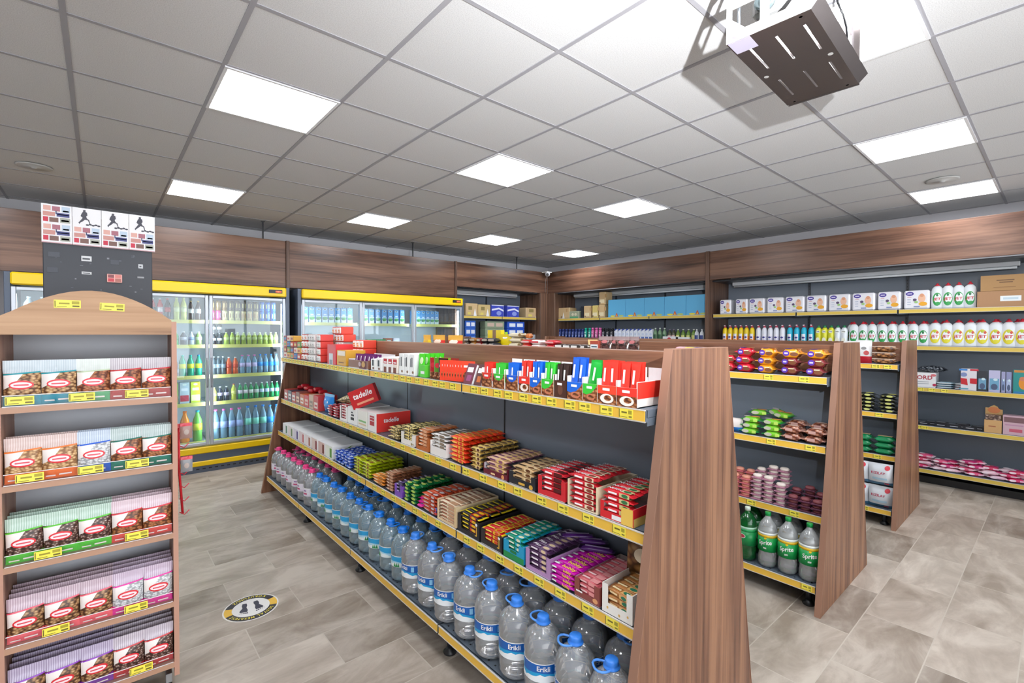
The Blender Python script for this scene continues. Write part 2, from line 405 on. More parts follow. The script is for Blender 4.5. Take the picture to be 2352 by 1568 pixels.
# ================================================================ shelf helpers
def tagmesh():
    b = MB(); b.box(-.028, .028, -.0015, 0, 0, .033, YELT)
    f = lambda u, v: (u, -.002, v)
    b.box(-.028, -.0255, -.002, 0, .002, .031, INK)
    b.box(-.018, .004, -.002, 0, .018, .0235, INK)
    b.box(.010, .024, -.002, 0, .016, .029, mt('#a89c34', .5)); b.box(.012, .024, -.002, 0, .005, .010, mt('#8a8030', .5))
    b.box(-.024, .006, -.002, 0, .0045, .006, INK)
    return b.mesh('price_tag')
TAGM = tagmesh()
def shelf_part(root, x, y0, y1, z, depth, axis, tags=(), th=.028, lip=.042, perf=False, strip=YEL):
    """steel shelf; axis 'X': front plane at x looking to -x from y0 to y1; axis 'Y': front plane at y=x looking to -y, running x=y0..y1"""
    b = MB(); g = .006
    def bx(mb, a0, a1, d0, d1, z0, z1, m, bev=0):
        if axis == 'X': mb.box(x+d0, x+d1, a0, a1, z0, z1, m, bev)
        else: mb.box(a0, a1, x+d0, x+d1, z0, z1, m, bev)
    bx(b, y0+g, y1-g, .006, depth, z-th, z, SHELFM, .002)
    bx(b, y0+g, y1-g, .002, .012, z-lip, z, SHELFM)
    for a, c in ((y0+g, y0+g+.003), (y1-g-.003, y1-g)): bx(b, a, c, .012, depth*.96, z-lip*1.3, z-th, SHELFM)
    if perf:
        n = int((y1-y0)/.045)
        for k in range(n):
            for d in (.03, .075): bx(b, y0+.03+k*.045, y0+.038+k*.045, d, d+.008, z-.001, z+.0006, BLK)
    o = obj('shelf', b, root)
    b = MB(); bx(b, y0+g+.002, y1-g-.002, -.001, .002, z-lip+.003, z-.0005, strip); bx(b, y0+g, y1-g, -.003, .002, z-.003, z+.001, mt('#d9d4cc', .4)); bx(b, y0+g, y1-g, -.003, .004, z-lip, z-lip+.004, mt('#c9c4bc', .4))
    obj('price_strip', b, o)
    for t in tags:
        k = bpy.data.objects.new('price_tag', TAGM); COL.objects.link(k); k.parent = o
        if axis == 'X': k.location = (x-.002, t, z-lip+.005); k.rotation_euler = (0, 0, -PI/2)
        else: k.location = (t, x-.002, z-lip+.005)
    return o

# ================================================================ gondolas (double sided shelving with wooden ends)
def gondola(cx, label, fronts, tags, far=5.13, near=.86, lv=None, segs=(.895, 1.96, 3.03, 4.10, 5.095)):
    r = empty('gondola_shelving', (cx, near, 0), 0, label=label, category='shelving', group='double sided gondola shelving')
    loc = T(cx, near, 0).inverted()
    def ob(name, mb, parent=r):
        me = mb.mesh(name); me.transform(loc); return obj(name, me, parent)
    hw, tw = .475, .2
    for y in (near, far-.032):
        b = MB(); b.prism([(cx-hw, .0), (cx-hw+.012, .0), (cx+hw-.012, 0), (cx+hw, .0), (cx+tw, 1.525), (cx-tw, 1.525)], y+.0015, y+.0305, W_PAN)
        t = .0016
        b.prism([(cx-hw-t, .0), (cx-hw, .0), (cx-tw, 1.525), (cx-tw-t, 1.527)], y, y+.032, W_EDGE); b.prism([(cx+hw+t, .0), (cx+hw, .0), (cx+tw, 1.525), (cx+tw+t, 1.527)], y, y+.032, W_EDGE)
        b.box(cx-tw, cx+tw, y, y+.032, 1.525, 1.527, W_EDGE)
        ob('end_panel', b)
    b = MB()
    for a, c in zip(segs[:-1], segs[1:]): b.box(cx-.014, cx+.014, a+.003, c-.003, .16, 1.36, SLATE, .003)
    b.box(cx-.012, cx+.012, segs[0], segs[-1], .16, 1.36, BLK)
    ob('back_panel', b)
    b = MB(); b.box(cx-.042, cx+.042, segs[0], segs[-1], 1.345, 1.51, W_HEAD, .002); ob('header_board', b)
    for y in segs:
        b = MB(); y0_ = min(max(y-.004, near+.033), far-.042); b.box(cx-.0155, cx+.0155, y0_, y0_+.008, .16, 1.345, BLKG); b.box(cx-.012, cx+.012, min(y0_, far-.062), min(y0_, far-.062)+.028, .02, .165, BLKG); ob('upright', b)
    for y in segs[:-1]:
        for sx in (-1, 1):
            b = MB(); yy = y+.06 if y == segs[0] else y
            b.tube([(cx+sx*.36, yy, .11), (cx+sx*.36, yy, .02)], .016, BLKG, 10); b.lathe([(.032, 0), (.034, .008), (.02, .02), (.016, .03)], BLK, 14, cx+sx*.36, yy); ob('foot', b)
    for k, (z, dep) in enumerate(lv):
        for a, c in zip(segs[:-1], segs[1:]):
            tg = [t for t in tags[k] if a+.04 < t < c-.04]
            o = shelf_part(r, cx-dep, a, c, z, dep-.02, 'X', tg, perf=(k == len(lv)-1)); 
            for q in [o]+list(o.children):
                if q.name.startswith('price_tag'): q.location = loc @ q.location
                else: q.data.transform(loc)
            b = MB(); b.box(cx+.02, cx+dep, a+.006, c-.006, z-.028, z, SHELFM); b.box(cx+dep-.004, cx+dep+.002, a+.006, c-.006, z-.042, z+.003, YEL); ob('shelf', b)
    return r
def spread(a, b, d, j=.012): 
    out = []; t = a
    while t < b: out.append(t+random.uniform(-j, j)); t += d
    return out
GX = {1: 1.655, 2: 3.485, 3: 5.285}
L1 = [(1.325, .295), (.915, .295), (.60, .325), (.165, .43)]
L2 = [(1.325, .29), (.92, .29), (.515, .325), (.145, .43)]
gondola(GX[1], 'long wooden-ended gondola shelving nearest the camera, full of chocolate and water bottles', None,
        [spread(.98, 5.0, .088), spread(1.0, 5.0, .13), spread(1.0, 5.0, .125), [1.95, 2.0]], lv=L1)
gondola(GX[2], 'middle wooden-ended gondola shelving with croissants and green soda bottles', None,
        [[1.02, 1.22], [.98, 1.20], [1.05, 1.30], [.945]], lv=L2)
L3 = [(1.325, .29), (.915, .29), (.565, .325), (.14, .43)]
gondola(GX[3], 'farthest wooden-ended gondola shelving in front of the detergent wall', None,
        [[.97, 1.05], [1.02], [1.02], [1.08]], lv=L3)

# ================================================================ wall shelving
def wall_unit(label, axis, front, a0, a1, levels, joints, tags, back=.47):
    r = empty('wall_shelving', (0, 0, 0), 0, label=label, category='shelving', group='steel wall shelving')
    def bx(mb, s0, s1, d0, d1, z0, z1, m, bev=0):
        if axis == 'X': mb.box(front+d0, front+d1, s0, s1, z0, z1, m, bev)
        else: mb.box(s0, s1, front+d0, front+d1, z0, z1, m, bev)
    b = MB(); bx(b, a0, a1, back, back+.02, .02, 2.30, SLATE); bx(b, a0, a1, .1, back, .0, .07, BLK)
    obj('back_panel', b, r)
    b = MB(); bx(b, a0, a1, -.02, back, 2.30, 2.32, BLKG); obj('top_cover', b, r)
    for j in joints:
        b = MB(); bx(b, j-.014, j+.014, back-.015, back, .05, 2.24, SLATE_D)
        for k in range(20): bx(b, j-.004, j+.004, back-.017, back-.014, 1.5+k*.036, 1.52+k*.036, BLK)
        obj('upright', b, r)
    js = [a0]+[j for j in joints]+[a1]
    for z, tg in zip(levels, tags):
        for p, q in zip(js[:-1], js[1:]):
            shelf_part(r, front, p, q, z, back-.01, axis, [t for t in tg if p+.04 < t < q-.04], strip=mt('#d8bb52', .4))
    return r
LB = [1.845, 1.455, 1.02, .62, .165]
wall_unit('steel wall shelving of diapers and detergent along the right wall', 'X', 6.55, -1.9, 3.255, LB, [-.85, .18, 1.19, 2.19], [[], [], [.99, .8, .9], [.95, 1.0], []])
wall_unit('steel wall shelving of shampoo and blue cartons between the corner and the divider', 'X', 6.55, 3.315, 6.26, [1.845, 1.46, 1.05, .62, .165], [4.29, 5.27], [[]]*5)
wall_unit('steel wall shelving of tissue packs between the milk fridge and the corner', 'Y', 6.55, 4.45, 6.26, [1.86, 1.40, 1.0, .6, .165], [5.42], [[]]*5)
# unlit tube battens under the fascia
for a, c, ax, lab in ((3.45, 6.1, 'X', 'long unlit white tube light above the blue cartons'), (.3, 3.1, 'X', 'long unlit white tube light above the diapers'), (-1.6, .25, 'X', 'unlit white tube light above the brown cartons'), (4.6, 6.0, 'Y', 'unlit white tube light above the tissue packs by the corner')):
    r = empty('tube_light', (0, 0, 0), 0, label=lab, category='light', group='unlit tube lights under the fascia')
    b = MB(); b2 = MB()
    if ax == 'X': b.box(6.80, 6.845, a, c, 2.255, 2.30, mt('#c9ccd0', .4), .004); b2.tube([(6.815, a+.02, 2.24), (6.815, c-.02, 2.24)], .013, mt('#dfe3e6', .3), 10)
    else: b.box(a, c, 6.80, 6.845, 2.255, 2.30, mt('#c9ccd0', .4), .004); b2.tube([(a+.02, 6.815, 2.24), (c-.02, 6.815, 2.24)], .013, mt('#dfe3e6', .3), 10)
    obj('batten', b, r); obj('tube', b2, r)

# ================================================================ fridges
FGL = clear('fridge_door_glass', '#f4fbff', '#ffffff', .02, 1.45, .0, 0., .9)
FIN = mt('#c3c9cc', .5); FGREY = mt('#566070', .4, .2); FY = mt('#f0c808', .3); LED = mt('#eafcff', .5, 0, 26.)
def fridge(x0, x1, doors, label, shelves, fy=6.31):
    r = empty('display_fridge', ((x0+x1)/2, fy, 0), 0, label=label, category='fridge', group='upright display fridges with yellow headers')
    loc = T((x0+x1)/2, fy, 0).inverted()
    def ob(name, mb, parent=r):
        me = mb.mesh(name); me.transform(loc); return obj(name, me, parent)
    b = MB(); t = .045; by = fy+.74
    b.box(x0, x0+t, fy-.01, by, .02, 2.12, FGREY, .004); b.box(x1-t, x1, fy-.01, by, .02, 2.12, FGREY, .004)
    b.box(x0+t, x1-t, by-.03, by, .02, 2.12, FIN); b.box(x0+t, x1-t, fy+.02, by, 2.04, 2.12, FGREY); b.box(x0+t, x1-t, fy+.03, by, .24, .30, FIN)
    b.box(x0+t, x1-t, fy+.02, fy+.05, .02, .24, FGREY)
    ob('cabinet', b)
    b = MB(); b.box(x0+t, x1-t, fy-.05, fy+.03, 2.0, 2.115, FY, .012); o = ob('header', b)
    b = MB(); b.box(x1-t-.20, x1-t-.05, fy-.056, fy-.048, 2.045, 2.085, BLKG)
    for k in range(5): b.box(x1-t-.125+k*.014, x1-t-.118+k*.014, fy-.058, fy-.055, 2.055, 2.072, mt('#ff5030', .4, 0, 3))
    ob('control_panel', b, o)
    b = MB(); b.box(x0+t, x1-t, fy-.045, fy+.02, .215, .285, FY, .008); b.box(x0+t, x1-t, fy-.03, fy+.02, .13, .215, FGREY); b.box(x0+t, x1-t, fy-.045, fy+.02, .075, .13, FY, .008)
    b.box(x0+t, x1-t, fy-.02, fy+.02, .0, .075, FGREY)
    n = int((x1-x0)/.06)
    for k in range(n): b.box(x0+t+.03+k*.06, x0+t+.06+k*.06, fy-.0215, fy-.018, .035, .047, BLK)
    ob('base_grille', b)
    for k, (a, c) in enumerate(doors):
        b = MB(); w = .034; z0, z1 = .30, 1.985
        for q in ((a, a+w, z0, z1), (c-w, c, z0, z1), (a+w, c-w, z0, z0+w), (a+w, c-w, z1-w, z1)): b.box(q[0], q[1], fy-.02, fy+.02, q[2], q[3], ALU, .004)
        d = ob('door', b)
        b = MB(); b.box(a+w, c-w, fy-.002, fy+.002, z0+w, z1-w, FGL); ob('glass', b, d)
        b = MB(); hx = a+.017 if k == 2 else c-.017
        b.tube([(hx, fy-.022, .95), (hx, fy-.045, .98), (hx, fy-.045, 1.25), (hx, fy-.022, 1.28)], .007, ALU, 8); ob('handle', b, d)
        b = MB(); b.box(a+.012, a+.03, fy+.055, fy+.075, .4, 1.92, LED); ob('led_strip', b)
    b = MB(); b.box(doors[-1][1]-.03, doors[-1][1]-.012, fy+.055, fy+.075, .4, 1.92, LED); ob('led_strip', b)
    for k, (a, c) in enumerate(doors):
        for z in shelves:
            b = MB(); b.box(a+.012, c-.012, fy+.12, by-.05, z-.012, z, mt('#aeb6ba', .4)); o = ob('shelf', b)
            b = MB(); b.box(a+.012, c-.012, fy+.112, fy+.12, z-.036, z+.004, mt('#e0d878', .4)); ob('price_strip', b, o)
    return r
FS1 = [1.705, 1.425, 1.075, .765, .325]
fridge(-.66, 1.785, [(-.615, .155), (.162, .925), (.932, 1.735)], 'yellow-topped display fridge of cans and soft drinks behind the nut rack', FS1)
fridge(1.88, 4.42, [(1.93, 2.715), (2.722, 3.515), (3.522, 4.37)], 'yellow-topped display fridge with milk cartons on its top shelf', [1.70, 1.34, 1.0, .66, .325])

# ================================================================ packaging helpers
def pouch_fn(w, h, t, seal=.12, seed=0):
    rnd = random.Random(seed); ph = [rnd.uniform(0, 6) for _ in range(4)]
    def f(u, v, off=.0004, side=-1):
        a = min(1., abs(2*u/w)); q = v/h
        bv = math.sin(PI*max(0., min(1., (q-.03)/(1-seal-.03))))**.55 if .03 < q < 1-seal else 0.
        y = (t/2-.0012)*((1-a**2.6)**.6)*bv + .0012 + .03*t*math.sin(9*q+ph[0]+5*a)*bv
        wv = .0012*math.sin(u*260+ph[1])*(1 if q > 1-seal else .2)
        return (u*(1-.022*bv), t/2+side*(y+off)+wv, v)
    return f
def decals(mb, f, ds):
    for d in ds:
        k = d[0]
        if k == 'E': mb.ell(f, *d[1:])
        elif k == 'R':
            mb.patch(f, d[1], d[2], d[3], d[4], max(1, int((d[2]-d[1])/.02)), max(1, int((d[4]-d[3])/.02)), d[5])
        elif k == 'P': mb.poly(f, d[1], d[2])
        elif k == 'Q':
            (a0, b0), (a1, b1), (a2, b2), (a3, b3) = d[1]
            mb.patch(lambda s, t: f((a0*(1-s)+a1*s)*(1-t)+(a3*(1-s)+a2*s)*t, (b0*(1-s)+b1*s)*(1-t)+(b3*(1-s)+b2*s)*t), 0, 1, 0, 1, 10, 6, d[2])
        elif k == 'T': mb.text(f, *d[1:])
def pouch(w, h, t, bands, ds=(), seal=.12, nu=8, seed=0, back=None):
    """upright pillow bag standing at z 0; bands [(v0,v1,material)] as shares of the height; DS decals in metres on the front"""
    mb = MB(); f = pouch_fn(w, h, t, seal, seed)
    for v0, v1, m in bands:
        nv = max(1, int(round((v1-v0)*12)))
        mb.patch(lambda u, v: f(u, v, 0), -w/2, w/2, v0*h, v1*h, nu, nv, m)
        mb.patch(lambda u, v: f(u, v, 0, 1), w/2, -w/2, v0*h, v1*h, nu, nv, back or m)
    layer = [0]
    for d in ds:
        layer[0] += 1; o = .0006+.001*layer[0]
        decals(mb, lambda u, v: f(u, v, o), [d])
    return mb
def laid(mb, t):
    """turn an upright pouch onto its back: front faces up, its width along x, its height along depth"""
    o = MB(); o.merge(mb, Matrix(((1, 0, 0, 0), (0, 0, 1, 0), (0, -1, 0, t), (0, 0, 0, 1)))); return o
def flowpack(L, d, h, body, ds_top=(), ds_front=(), ends=None, seg=8, crimp=.012):
    """horizontal bar wrapper, long along x, resting at z 0, front at y 0"""
    mb = MB(); ends = ends or body; n = 10
    xs = [-L/2, -L/2+crimp] + [(-L/2+crimp)+(L-2*crimp)*k/6 for k in range(1, 6)] + [L/2-crimp, L/2]
    vs = []
    for i, x in enumerate(xs):
        e = 0 if i in (0, len(xs)-1) else .12 if i in (1, len(xs)-2) else 1.
        hh = .0012+(h-.0012)*(.2 if e == .12 else e); dd = d*(1 if e == 1 else .96)
        for k in range(n):
            a = 2*PI*k/n+PI/n; sx = math.copysign(abs(math.cos(a))**.55, math.cos(a)); sz = math.copysign(abs(math.sin(a))**.55, math.sin(a))
            vs.append((x, d/2+dd/2*sx, h/2+hh/2*sz))
    mb.add(vs, [(i*n+k, i*n+(k+1) % n, (i+1)*n+(k+1) % n, (i+1)*n+k) for i in range(1, len(xs)-2) for k in range(n)], body, True)
    mb.add(vs, [(i*n+k, i*n+(k+1) % n, (i+1)*n+(k+1) % n, (i+1)*n+k) for i in (0, len(xs)-2) for k in range(n)], ends, True)
    for n, q in enumerate(ds_top): decals(mb, lambda u, v: (u, v, h+.0004+.0004*n), [q])
    for n, q in enumerate(ds_front): decals(mb, lambda u, v: (u, -.0006-.0004*n, v), [q])
    return mb
def carton(w, d, h, m, front=(), side=(), top=(), b=.001, mt_top=None, left=()):
    mb = MB(); mb.box(-w/2, w/2, 0, d, 0, h, m, b)
    if mt_top: mb.box(-w/2+.001, w/2-.001, .001, d-.001, h-.001, h+.0006, mt_top)
    for n, q in enumerate(front): decals(mb, lambda u, v: (u, -.0004*(n+1), v), [q])
    for n, q in enumerate(side): decals(mb, lambda u, v: (w/2+.0004*(n+1), u, v), [q])
    for n, q in enumerate(left): decals(mb, lambda u, v: (-w/2-.0004*(n+1), d-u, v), [q])
    for n, q in enumerate(top): decals(mb, lambda u, v: (u, v, h+.0008+.0004*n), [q])
    return mb
def tray(w, d, h, m, inner=None, lip=None, back=None, t=.0022, front=(), side=(), notch=0):
    """open carton tray; LIP = height of the front wall, BACK = height of the rear wall, NOTCH = share of the front left open in the middle"""
    mb = MB(); inner = inner or WHT; lip = h*.5 if lip is None else lip; back = back or h
    mb.box(-w/2, w/2, 0, d, 0, t, inner)
    mb.box(-w/2, -w/2+t, 0, d, 0, h, m); mb.box(w/2-t, w/2, 0, d, 0, h, m)
    mb.box(-w/2+t, w/2-t, d-t, d, t, back, inner); 
    if notch:
        a = w*(1-notch)/2
        mb.box(-w/2+t, -w/2+a, 0, t, max(t, lip), h, m); mb.box(w/2-a, w/2-t, 0, t, max(t, lip), h, m)
    mb.box(-w/2+t, w/2-t, 0, t, t, lip, m)
    mb.box(-w/2+t, -w/2+t+.0006, t, d-t, t, h, inner); mb.box(w/2-t-.0006, w/2-t, t, d-t, t, h, inner)
    for n, q in enumerate(front): decals(mb, lambda u, v: (u, -.0004*(n+1), v), [q])
    for n, q in enumerate(side): decals(mb, lambda u, v: (w/2+.0004*(n+1), u, v), [q])
    return mb

# ================================================================ the nut rack on castors
rk = empty('nut_rack', (-.0225, 2.5, 0), math.radians(-2), label='light oak rack of nut bags with an arched header, closest on the left side', category='rack')
IW = .253; RD = .28
RSH = [1.30, 1.012, .714, .416, .152]
for sx in (-1, 1):
    b = MB(); x = IW if sx > 0 else -IW-.018
    b.box(x, x+.018, .002, RD, .09, 1.62, W_OAKV, .001); b.box(x, x+.018, 0, .002, .09, 1.62, mt('#b98c78', .5)); obj('side_panel', b, rk)
b = MB(); b.box(-IW, IW, RD-.012, RD-.004, .09, 1.60, mt('#b2b4ba', .55)); obj('back_panel', b, rk)
b = MB(); pts = [(-IW-.012, 1.575), (IW+.0, 1.575), (IW+.0, 1.625)] + [(IW*math.cos(a) if 0 else IW*(1-2*k/16.), 1.625+.112*math.sin(PI*k/16.)**.9) for k, a in enumerate([0]*17)][1:-1] + [(-IW-.012, 1.625)]
b.prism(pts, -.004, .014, W_OAK); b.box(-IW, IW, -.003, RD-.012, 1.565, 1.576, W_OAK); hd = obj('header_board', b, rk)
RT = [[-.203, -.033, .135], [-.180, -.010, .134], [-.134, .130], [-.115, .125], [.140]]
def racktag(parent, x, z, y=-.007, rot=0):
    k = bpy.data.objects.new('price_tag', RTAG); COL.objects.link(k); k.parent = parent; k.location = (x, y, z); k.rotation_euler = (0, rot, 0)
b = MB(); b.box(-.038, .038, 0, .001, 0, .030, YELT); b.box(-.036, -.033, -.0006, 0, .003, .027, INK); b.box(-.024, .006, -.0006, 0, .014, .020, mt('#9a8f28')); b.box(.012, .034, -.0006, 0, .015, .026, mt('#a89c2c')); b.box(-.030, -.002, -.0006, 0, .004, .006, INK); b.box(.014, .034, -.0006, 0, .004, .010, mt('#6d641f'))
RTAG = b.mesh('price_tag')
racktag(hd, -.071, 1.667, -.0055, -.0); racktag(hd, .060, 1.660, -.0055, .04)
AC = clear('acrylic_rail', '#ffffff', '#ffffff', .015, 1.45, .02, 0., .25)
for z, tg in zip(RSH, RT):
    b = MB(); b.box(-IW, IW, .003, RD-.012, z-.024, z, mt('#9c7766', .5)); b.box(-IW, IW, .0, .003, z-.024, z, mt('#b48b72', .45)); sh = obj('shelf', b, rk)
    b = MB(); b.box(-IW+.004, IW-.004, -.002, -.0008, z-.004, z+.042, AC); b.box(-IW+.004, IW-.004, -.003, -.0005, z+.041, z+.0432, mt('#ececec', .3)); b.box(-IW+.004, IW-.004, -.003, -.0005, z+.0005, z+.003, mt('#e4e4e4', .3)); obj('front_rail', b, sh)
    for x in tg: racktag(sh, x, z+.008)
for x in (-.22, .235):
    for y in (.05, .24):
        b = MB(); b.box(x-.012, x+.012, y-.02, y+.02, .05, .09, STEEL, .002); b.lathe([(.0, -.012), (.028, -.011), (.030, 0), (.028, .011), (0, .012)], BLK, 16)
        me = b.mesh('castor'); n0 = 24 if 0 else None
        for v in me.vertices:
            if abs(v.co.z) < .0125: v.co = Vector((x+v.co.z, y+v.co.x, .03+v.co.y))
        obj('castor', me, rk)
# bags: (width, name, film, film2, line, nuts, bottom)
RED = mt('#d8232f', .35)
def nutbag(film, film2, line, nuts, bottom, seed, whitepart=True):
    st = stripey('striped_film_'+film[1:]+film2[1:], film, film2, 300)
    nm = nuts; w, h = .1005, .168
    ds = [('Q', [(-.049, .062), (-.020, .080), (.004, .118), (-.049, .118)], mt('#ece4e0', .35)),
          ('Q', [(-.050, .114), (.050, .122), (.050, .127), (-.050, .119)], mt(line, .35)),
          ('E', 0, .078, .034, .0165, RED), ('E', 0, .078, .029, .0105, mt('#f4dde0', .4)), ('R', -.020, .020, .0755, .0805, mt('#d84a58', .4)),
          ('R', -.002, .034, .014, .020, mt('#f2e6e2', .4)), ('R', -.04, -.012, .012, .017, mt('#f2e6e2', .4))]
    mb = pouch(w, h, .042, [(0, .22, mt(bottom, .3)), (.22, .72, nm), (.72, 1., st)], ds, seal=.2, seed=seed, nu=14)
    return Proto('nut_bag', 'nut bag', mb)
NUT_P = nutty('pistachios_seen_through_film', ('#e2c79a', '#b98f62', '#5f3a22'), 75)
NUT_R = nutty('peanuts_seen_through_film', ('#c98a60', '#a2603a', '#5a2a1a'), 85)
NUT_Y = nutty('cashews_seen_through_film', ('#ead0a4', '#c9a070', '#8a5f3a'), 85)
NUT_W = nutty('white_seeds_seen_through_film', ('#eef0f2', '#d4d6d8', '#9a9ca0'), 110)
NUT_A = nutty('almonds_seen_through_film', ('#cf9260', '#9d6038', '#55301c'), 85)
NUT_D = nutty('dark_seeds_seen_through_film', ('#d8cfc8', '#6e4a3c', '#33201c'), 100)
NUT_M = nutty('mixed_nuts_seen_through_film', ('#e0bf8f', '#9a7048', '#4a2c1c'), 80)
B_TEAL = nutbag('#a9b6bf', '#c5d2d8', '#0f8f9a', NUT_P, '#0c8ea6', 1); B_WG = nutbag('#c4ccc6', '#d8ded8', '#b9c8a8', NUT_R, '#4aa66a', 2)
B_RED = nutbag('#8f8790', '#d8cfd4', '#c0202c', NUT_R, '#b22a28', 3); B_OR = nutbag('#b89a92', '#e4cdc6', '#f07a30', NUT_Y, '#f0742c', 4)
B_BLU = nutbag('#8ea0b8', '#cfdcec', '#1a58c8', NUT_W, '#1c5cc4', 5); B_GRN = nutbag('#7f9694', '#c8d6d4', '#0a6a5a', NUT_A, '#0a7a66', 6)
B_LG = nutbag('#86a894', '#cfe6d8', '#58c030', NUT_D, '#4ac028', 7); B_PK = nutbag('#b89aa6', '#ecd6de', '#d83848', NUT_A, '#e2443c', 8)
B_ROSE = nutbag('#9a8090', '#e0c8d4', '#e85a70', NUT_M, '#ee5f6c', 9); B_MAG = nutbag('#9f86a0', '#e2cfe2', '#e0189a', NUT_W, '#e01e98', 10)
B_PUR = nutbag('#7f6f90', '#cabcd8', '#8a30b8', NUT_M, '#7a2aa0', 11); B_MIX = nutbag('#8f8494', '#dccfda', '#d03038', NUT_D, '#c02830', 12)
B_DK = nutbag('#4c525a', '#7a828c', '#30343c', NUT_D, '#383c44', 13)
RROWS = [([B_TEAL, B_TEAL, B_WG, B_RED, B_RED], ['teal', 'teal', 'white and green', 'red', 'red'], 1),
         ([B_OR, B_OR, B_BLU, B_GRN, B_GRN], ['orange', 'orange', 'blue', 'dark green', 'dark green'], 2),
         ([B_LG, B_LG, B_LG, B_PK, B_PK], ['light green', 'light green', 'light green', 'pink and red', 'pink and red'], 3),
         ([B_ROSE, B_ROSE, B_ROSE, B_MAG, B_MAG], ['rose', 'rose', 'rose', 'magenta', 'magenta'], 4),
         ([B_PUR, B_PUR, B_PUR, B_MIX, B_MIX], ['purple', 'purple', 'purple', 'red and white', 'red and white'], 5)]
SHN = ['top', 'second', 'third', 'fourth', 'bottom']
RM = rk.matrix_world if 0 else T(-.0225, 2.5, 0) @ RZ(math.radians(-2))
for k, (ps, cols, nd) in enumerate(RROWS):
    for c in range(5):
        for dd in range(nd):
            P = ps[c]
            if k == 2 and c >= 3 and dd >= 3: P = B_DK
            x = -.2+.1*c+random.uniform(-.0005, .0005)
            lab = '%s nut bag, %s rack shelf, %s column from the left, %s row' % (cols[c] if P is not B_DK else 'dark grey', SHN[k], ORD[c], 'front' if dd == 0 else ORD[dd])
            place(P, RM @ T(x, .006+.043*dd, RSH[k]+.001) @ RX(-.0 - .02*(dd > 0)) @ RY(random.uniform(-.004, .004)), lab, 'nut bags on the %s rack shelf' % SHN[k])
# hanging clip strip beside the rack
r = empty('clip_strip', (.262, 2.58, 1.16), 0, label='red plastic clip strip hanging beside the oak rack panel', category='strip')
b = MB(); b.tube([(0, 0, 0), (.0, 0, -.2), (.012, 0, -.40)], .005, mt('#c8202c', .3), 8); b.box(-.012, .004, -.006, .006, -.012, .006, mt('#c8202c', .3)); obj('strip', b, r)
for k in range(7):
    z = -.03-.06*k; b = MB(); b.tube([(0, 0, z), (.018, -.01, z-.012), (.034, -.02, z+.008)], .0022, mt('#d03a48', .3), 5); obj('hook', b, r)
for k, (z, m) in enumerate(((1.135, '#a08078'), (.985, '#8a8c90'))):
    P = Proto('hanging_sachet', 'sachet', pouch(.045, .07, .016, [(0, .8, mt(m, .3)), (.8, 1, mt('#d04050', .3))], [('E', 0, .03, .010, .012, mt('#b0a098', .4))]))
    place(P, T(.288, 2.555, z-.035), '%s sachet hanging from the red clip strip' % ('brown' if k == 0 else 'small grey'), None)

# ================================================================ poster cabinet behind the rack
r = empty('poster_cabinet', (.005, 3.0, 0), 0, label='tall black display cabinet with scuffed front behind the nut rack', category='cabinet')
b = MB(); b.box(-.197, .196, 0, .30, 0, 1.98, mt('#34373f', .42), .003)
rnd = random.Random(3)
for k in range(26):
    x = rnd.uniform(-.17, .16); z = rnd.uniform(1.66, 1.95); w = rnd.uniform(.002, .012); h = rnd.uniform(.001, .008); b.box(x, x+w, -.0008, 0, z, z+h, mt('#5a5f68' if k % 3 else '#868a90', .6))
obj('body', b, r)
for x, z, w, h, m in ((-.16, 1.925, .038, .022, '#4a4e57'), (-.05, 1.917, .036, .024, '#d6d8da'), (.052, 1.91, .032, .022, '#4a4e57'), (.15, 1.90, .018, .020, '#c9ccd0'), (-.165, 1.855, .035, .022, '#464a53'), (-.05, 1.85, .035, .012, '#cfd1d4'), (.15, 1.845, .026, .008, '#9a9ca0')):
    b = MB(); b.box(x-w/2, x+w/2, -.003, 0, z-h/2, z+h/2, mt(m, .5))
    if m[1] in 'cd': b.box(x-w/2+.004, x+w/2-.006, -.0038, -.003, z-h*.2, z+h*.1, mt('#4a4c52'))
    obj('label_holder', b, r)
def stamps(b, x0, z0, w, h):
    cells = [(.03, .70, .26, .26, '#d9a79c'), (.34, .68, .28, .27, '#a86a78'), (.68, .64, .30, .33, '#b9cbdc'), (.72, .68, .22, .08, '#3a4a70'), (.02, .38, .42, .24, '#c89088'), (.50, .38, .46, .22, '#4a4f86'), (.52, .48, .42, .05, '#e8e8ee'),
             (.02, .06, .18, .26, '#c8324a'), (.24, .05, .32, .26, '#7a5a52'), (.62, .05, .36, .28, '#a8aca0'), (.66, .12, .28, .1, '#8a9080'), (.46, .52, .04, .18, '#3a4a70')]
    for a, c, q, e, m in cells: b.box(x0+a*w, x0+(a+q)*w, -.0012, -.0006, z0+c*h, z0+(c+e)*h, mt(m, .5))
man = [(.42, 1.0), (.50, 1.02), (.56, .97), (.52, .92), (.60, .86), (.62, .70), (.56, .62), (.60, .5), (.70, .42), (.74, .22), (.80, .18), (.72, .16), (.64, .40), (.50, .42), (.40, .30), (.28, .2), (.26, .12), (.20, .2), (.34, .42), (.40, .52), (.30, .62), (.36, .8), (.42, .90)]
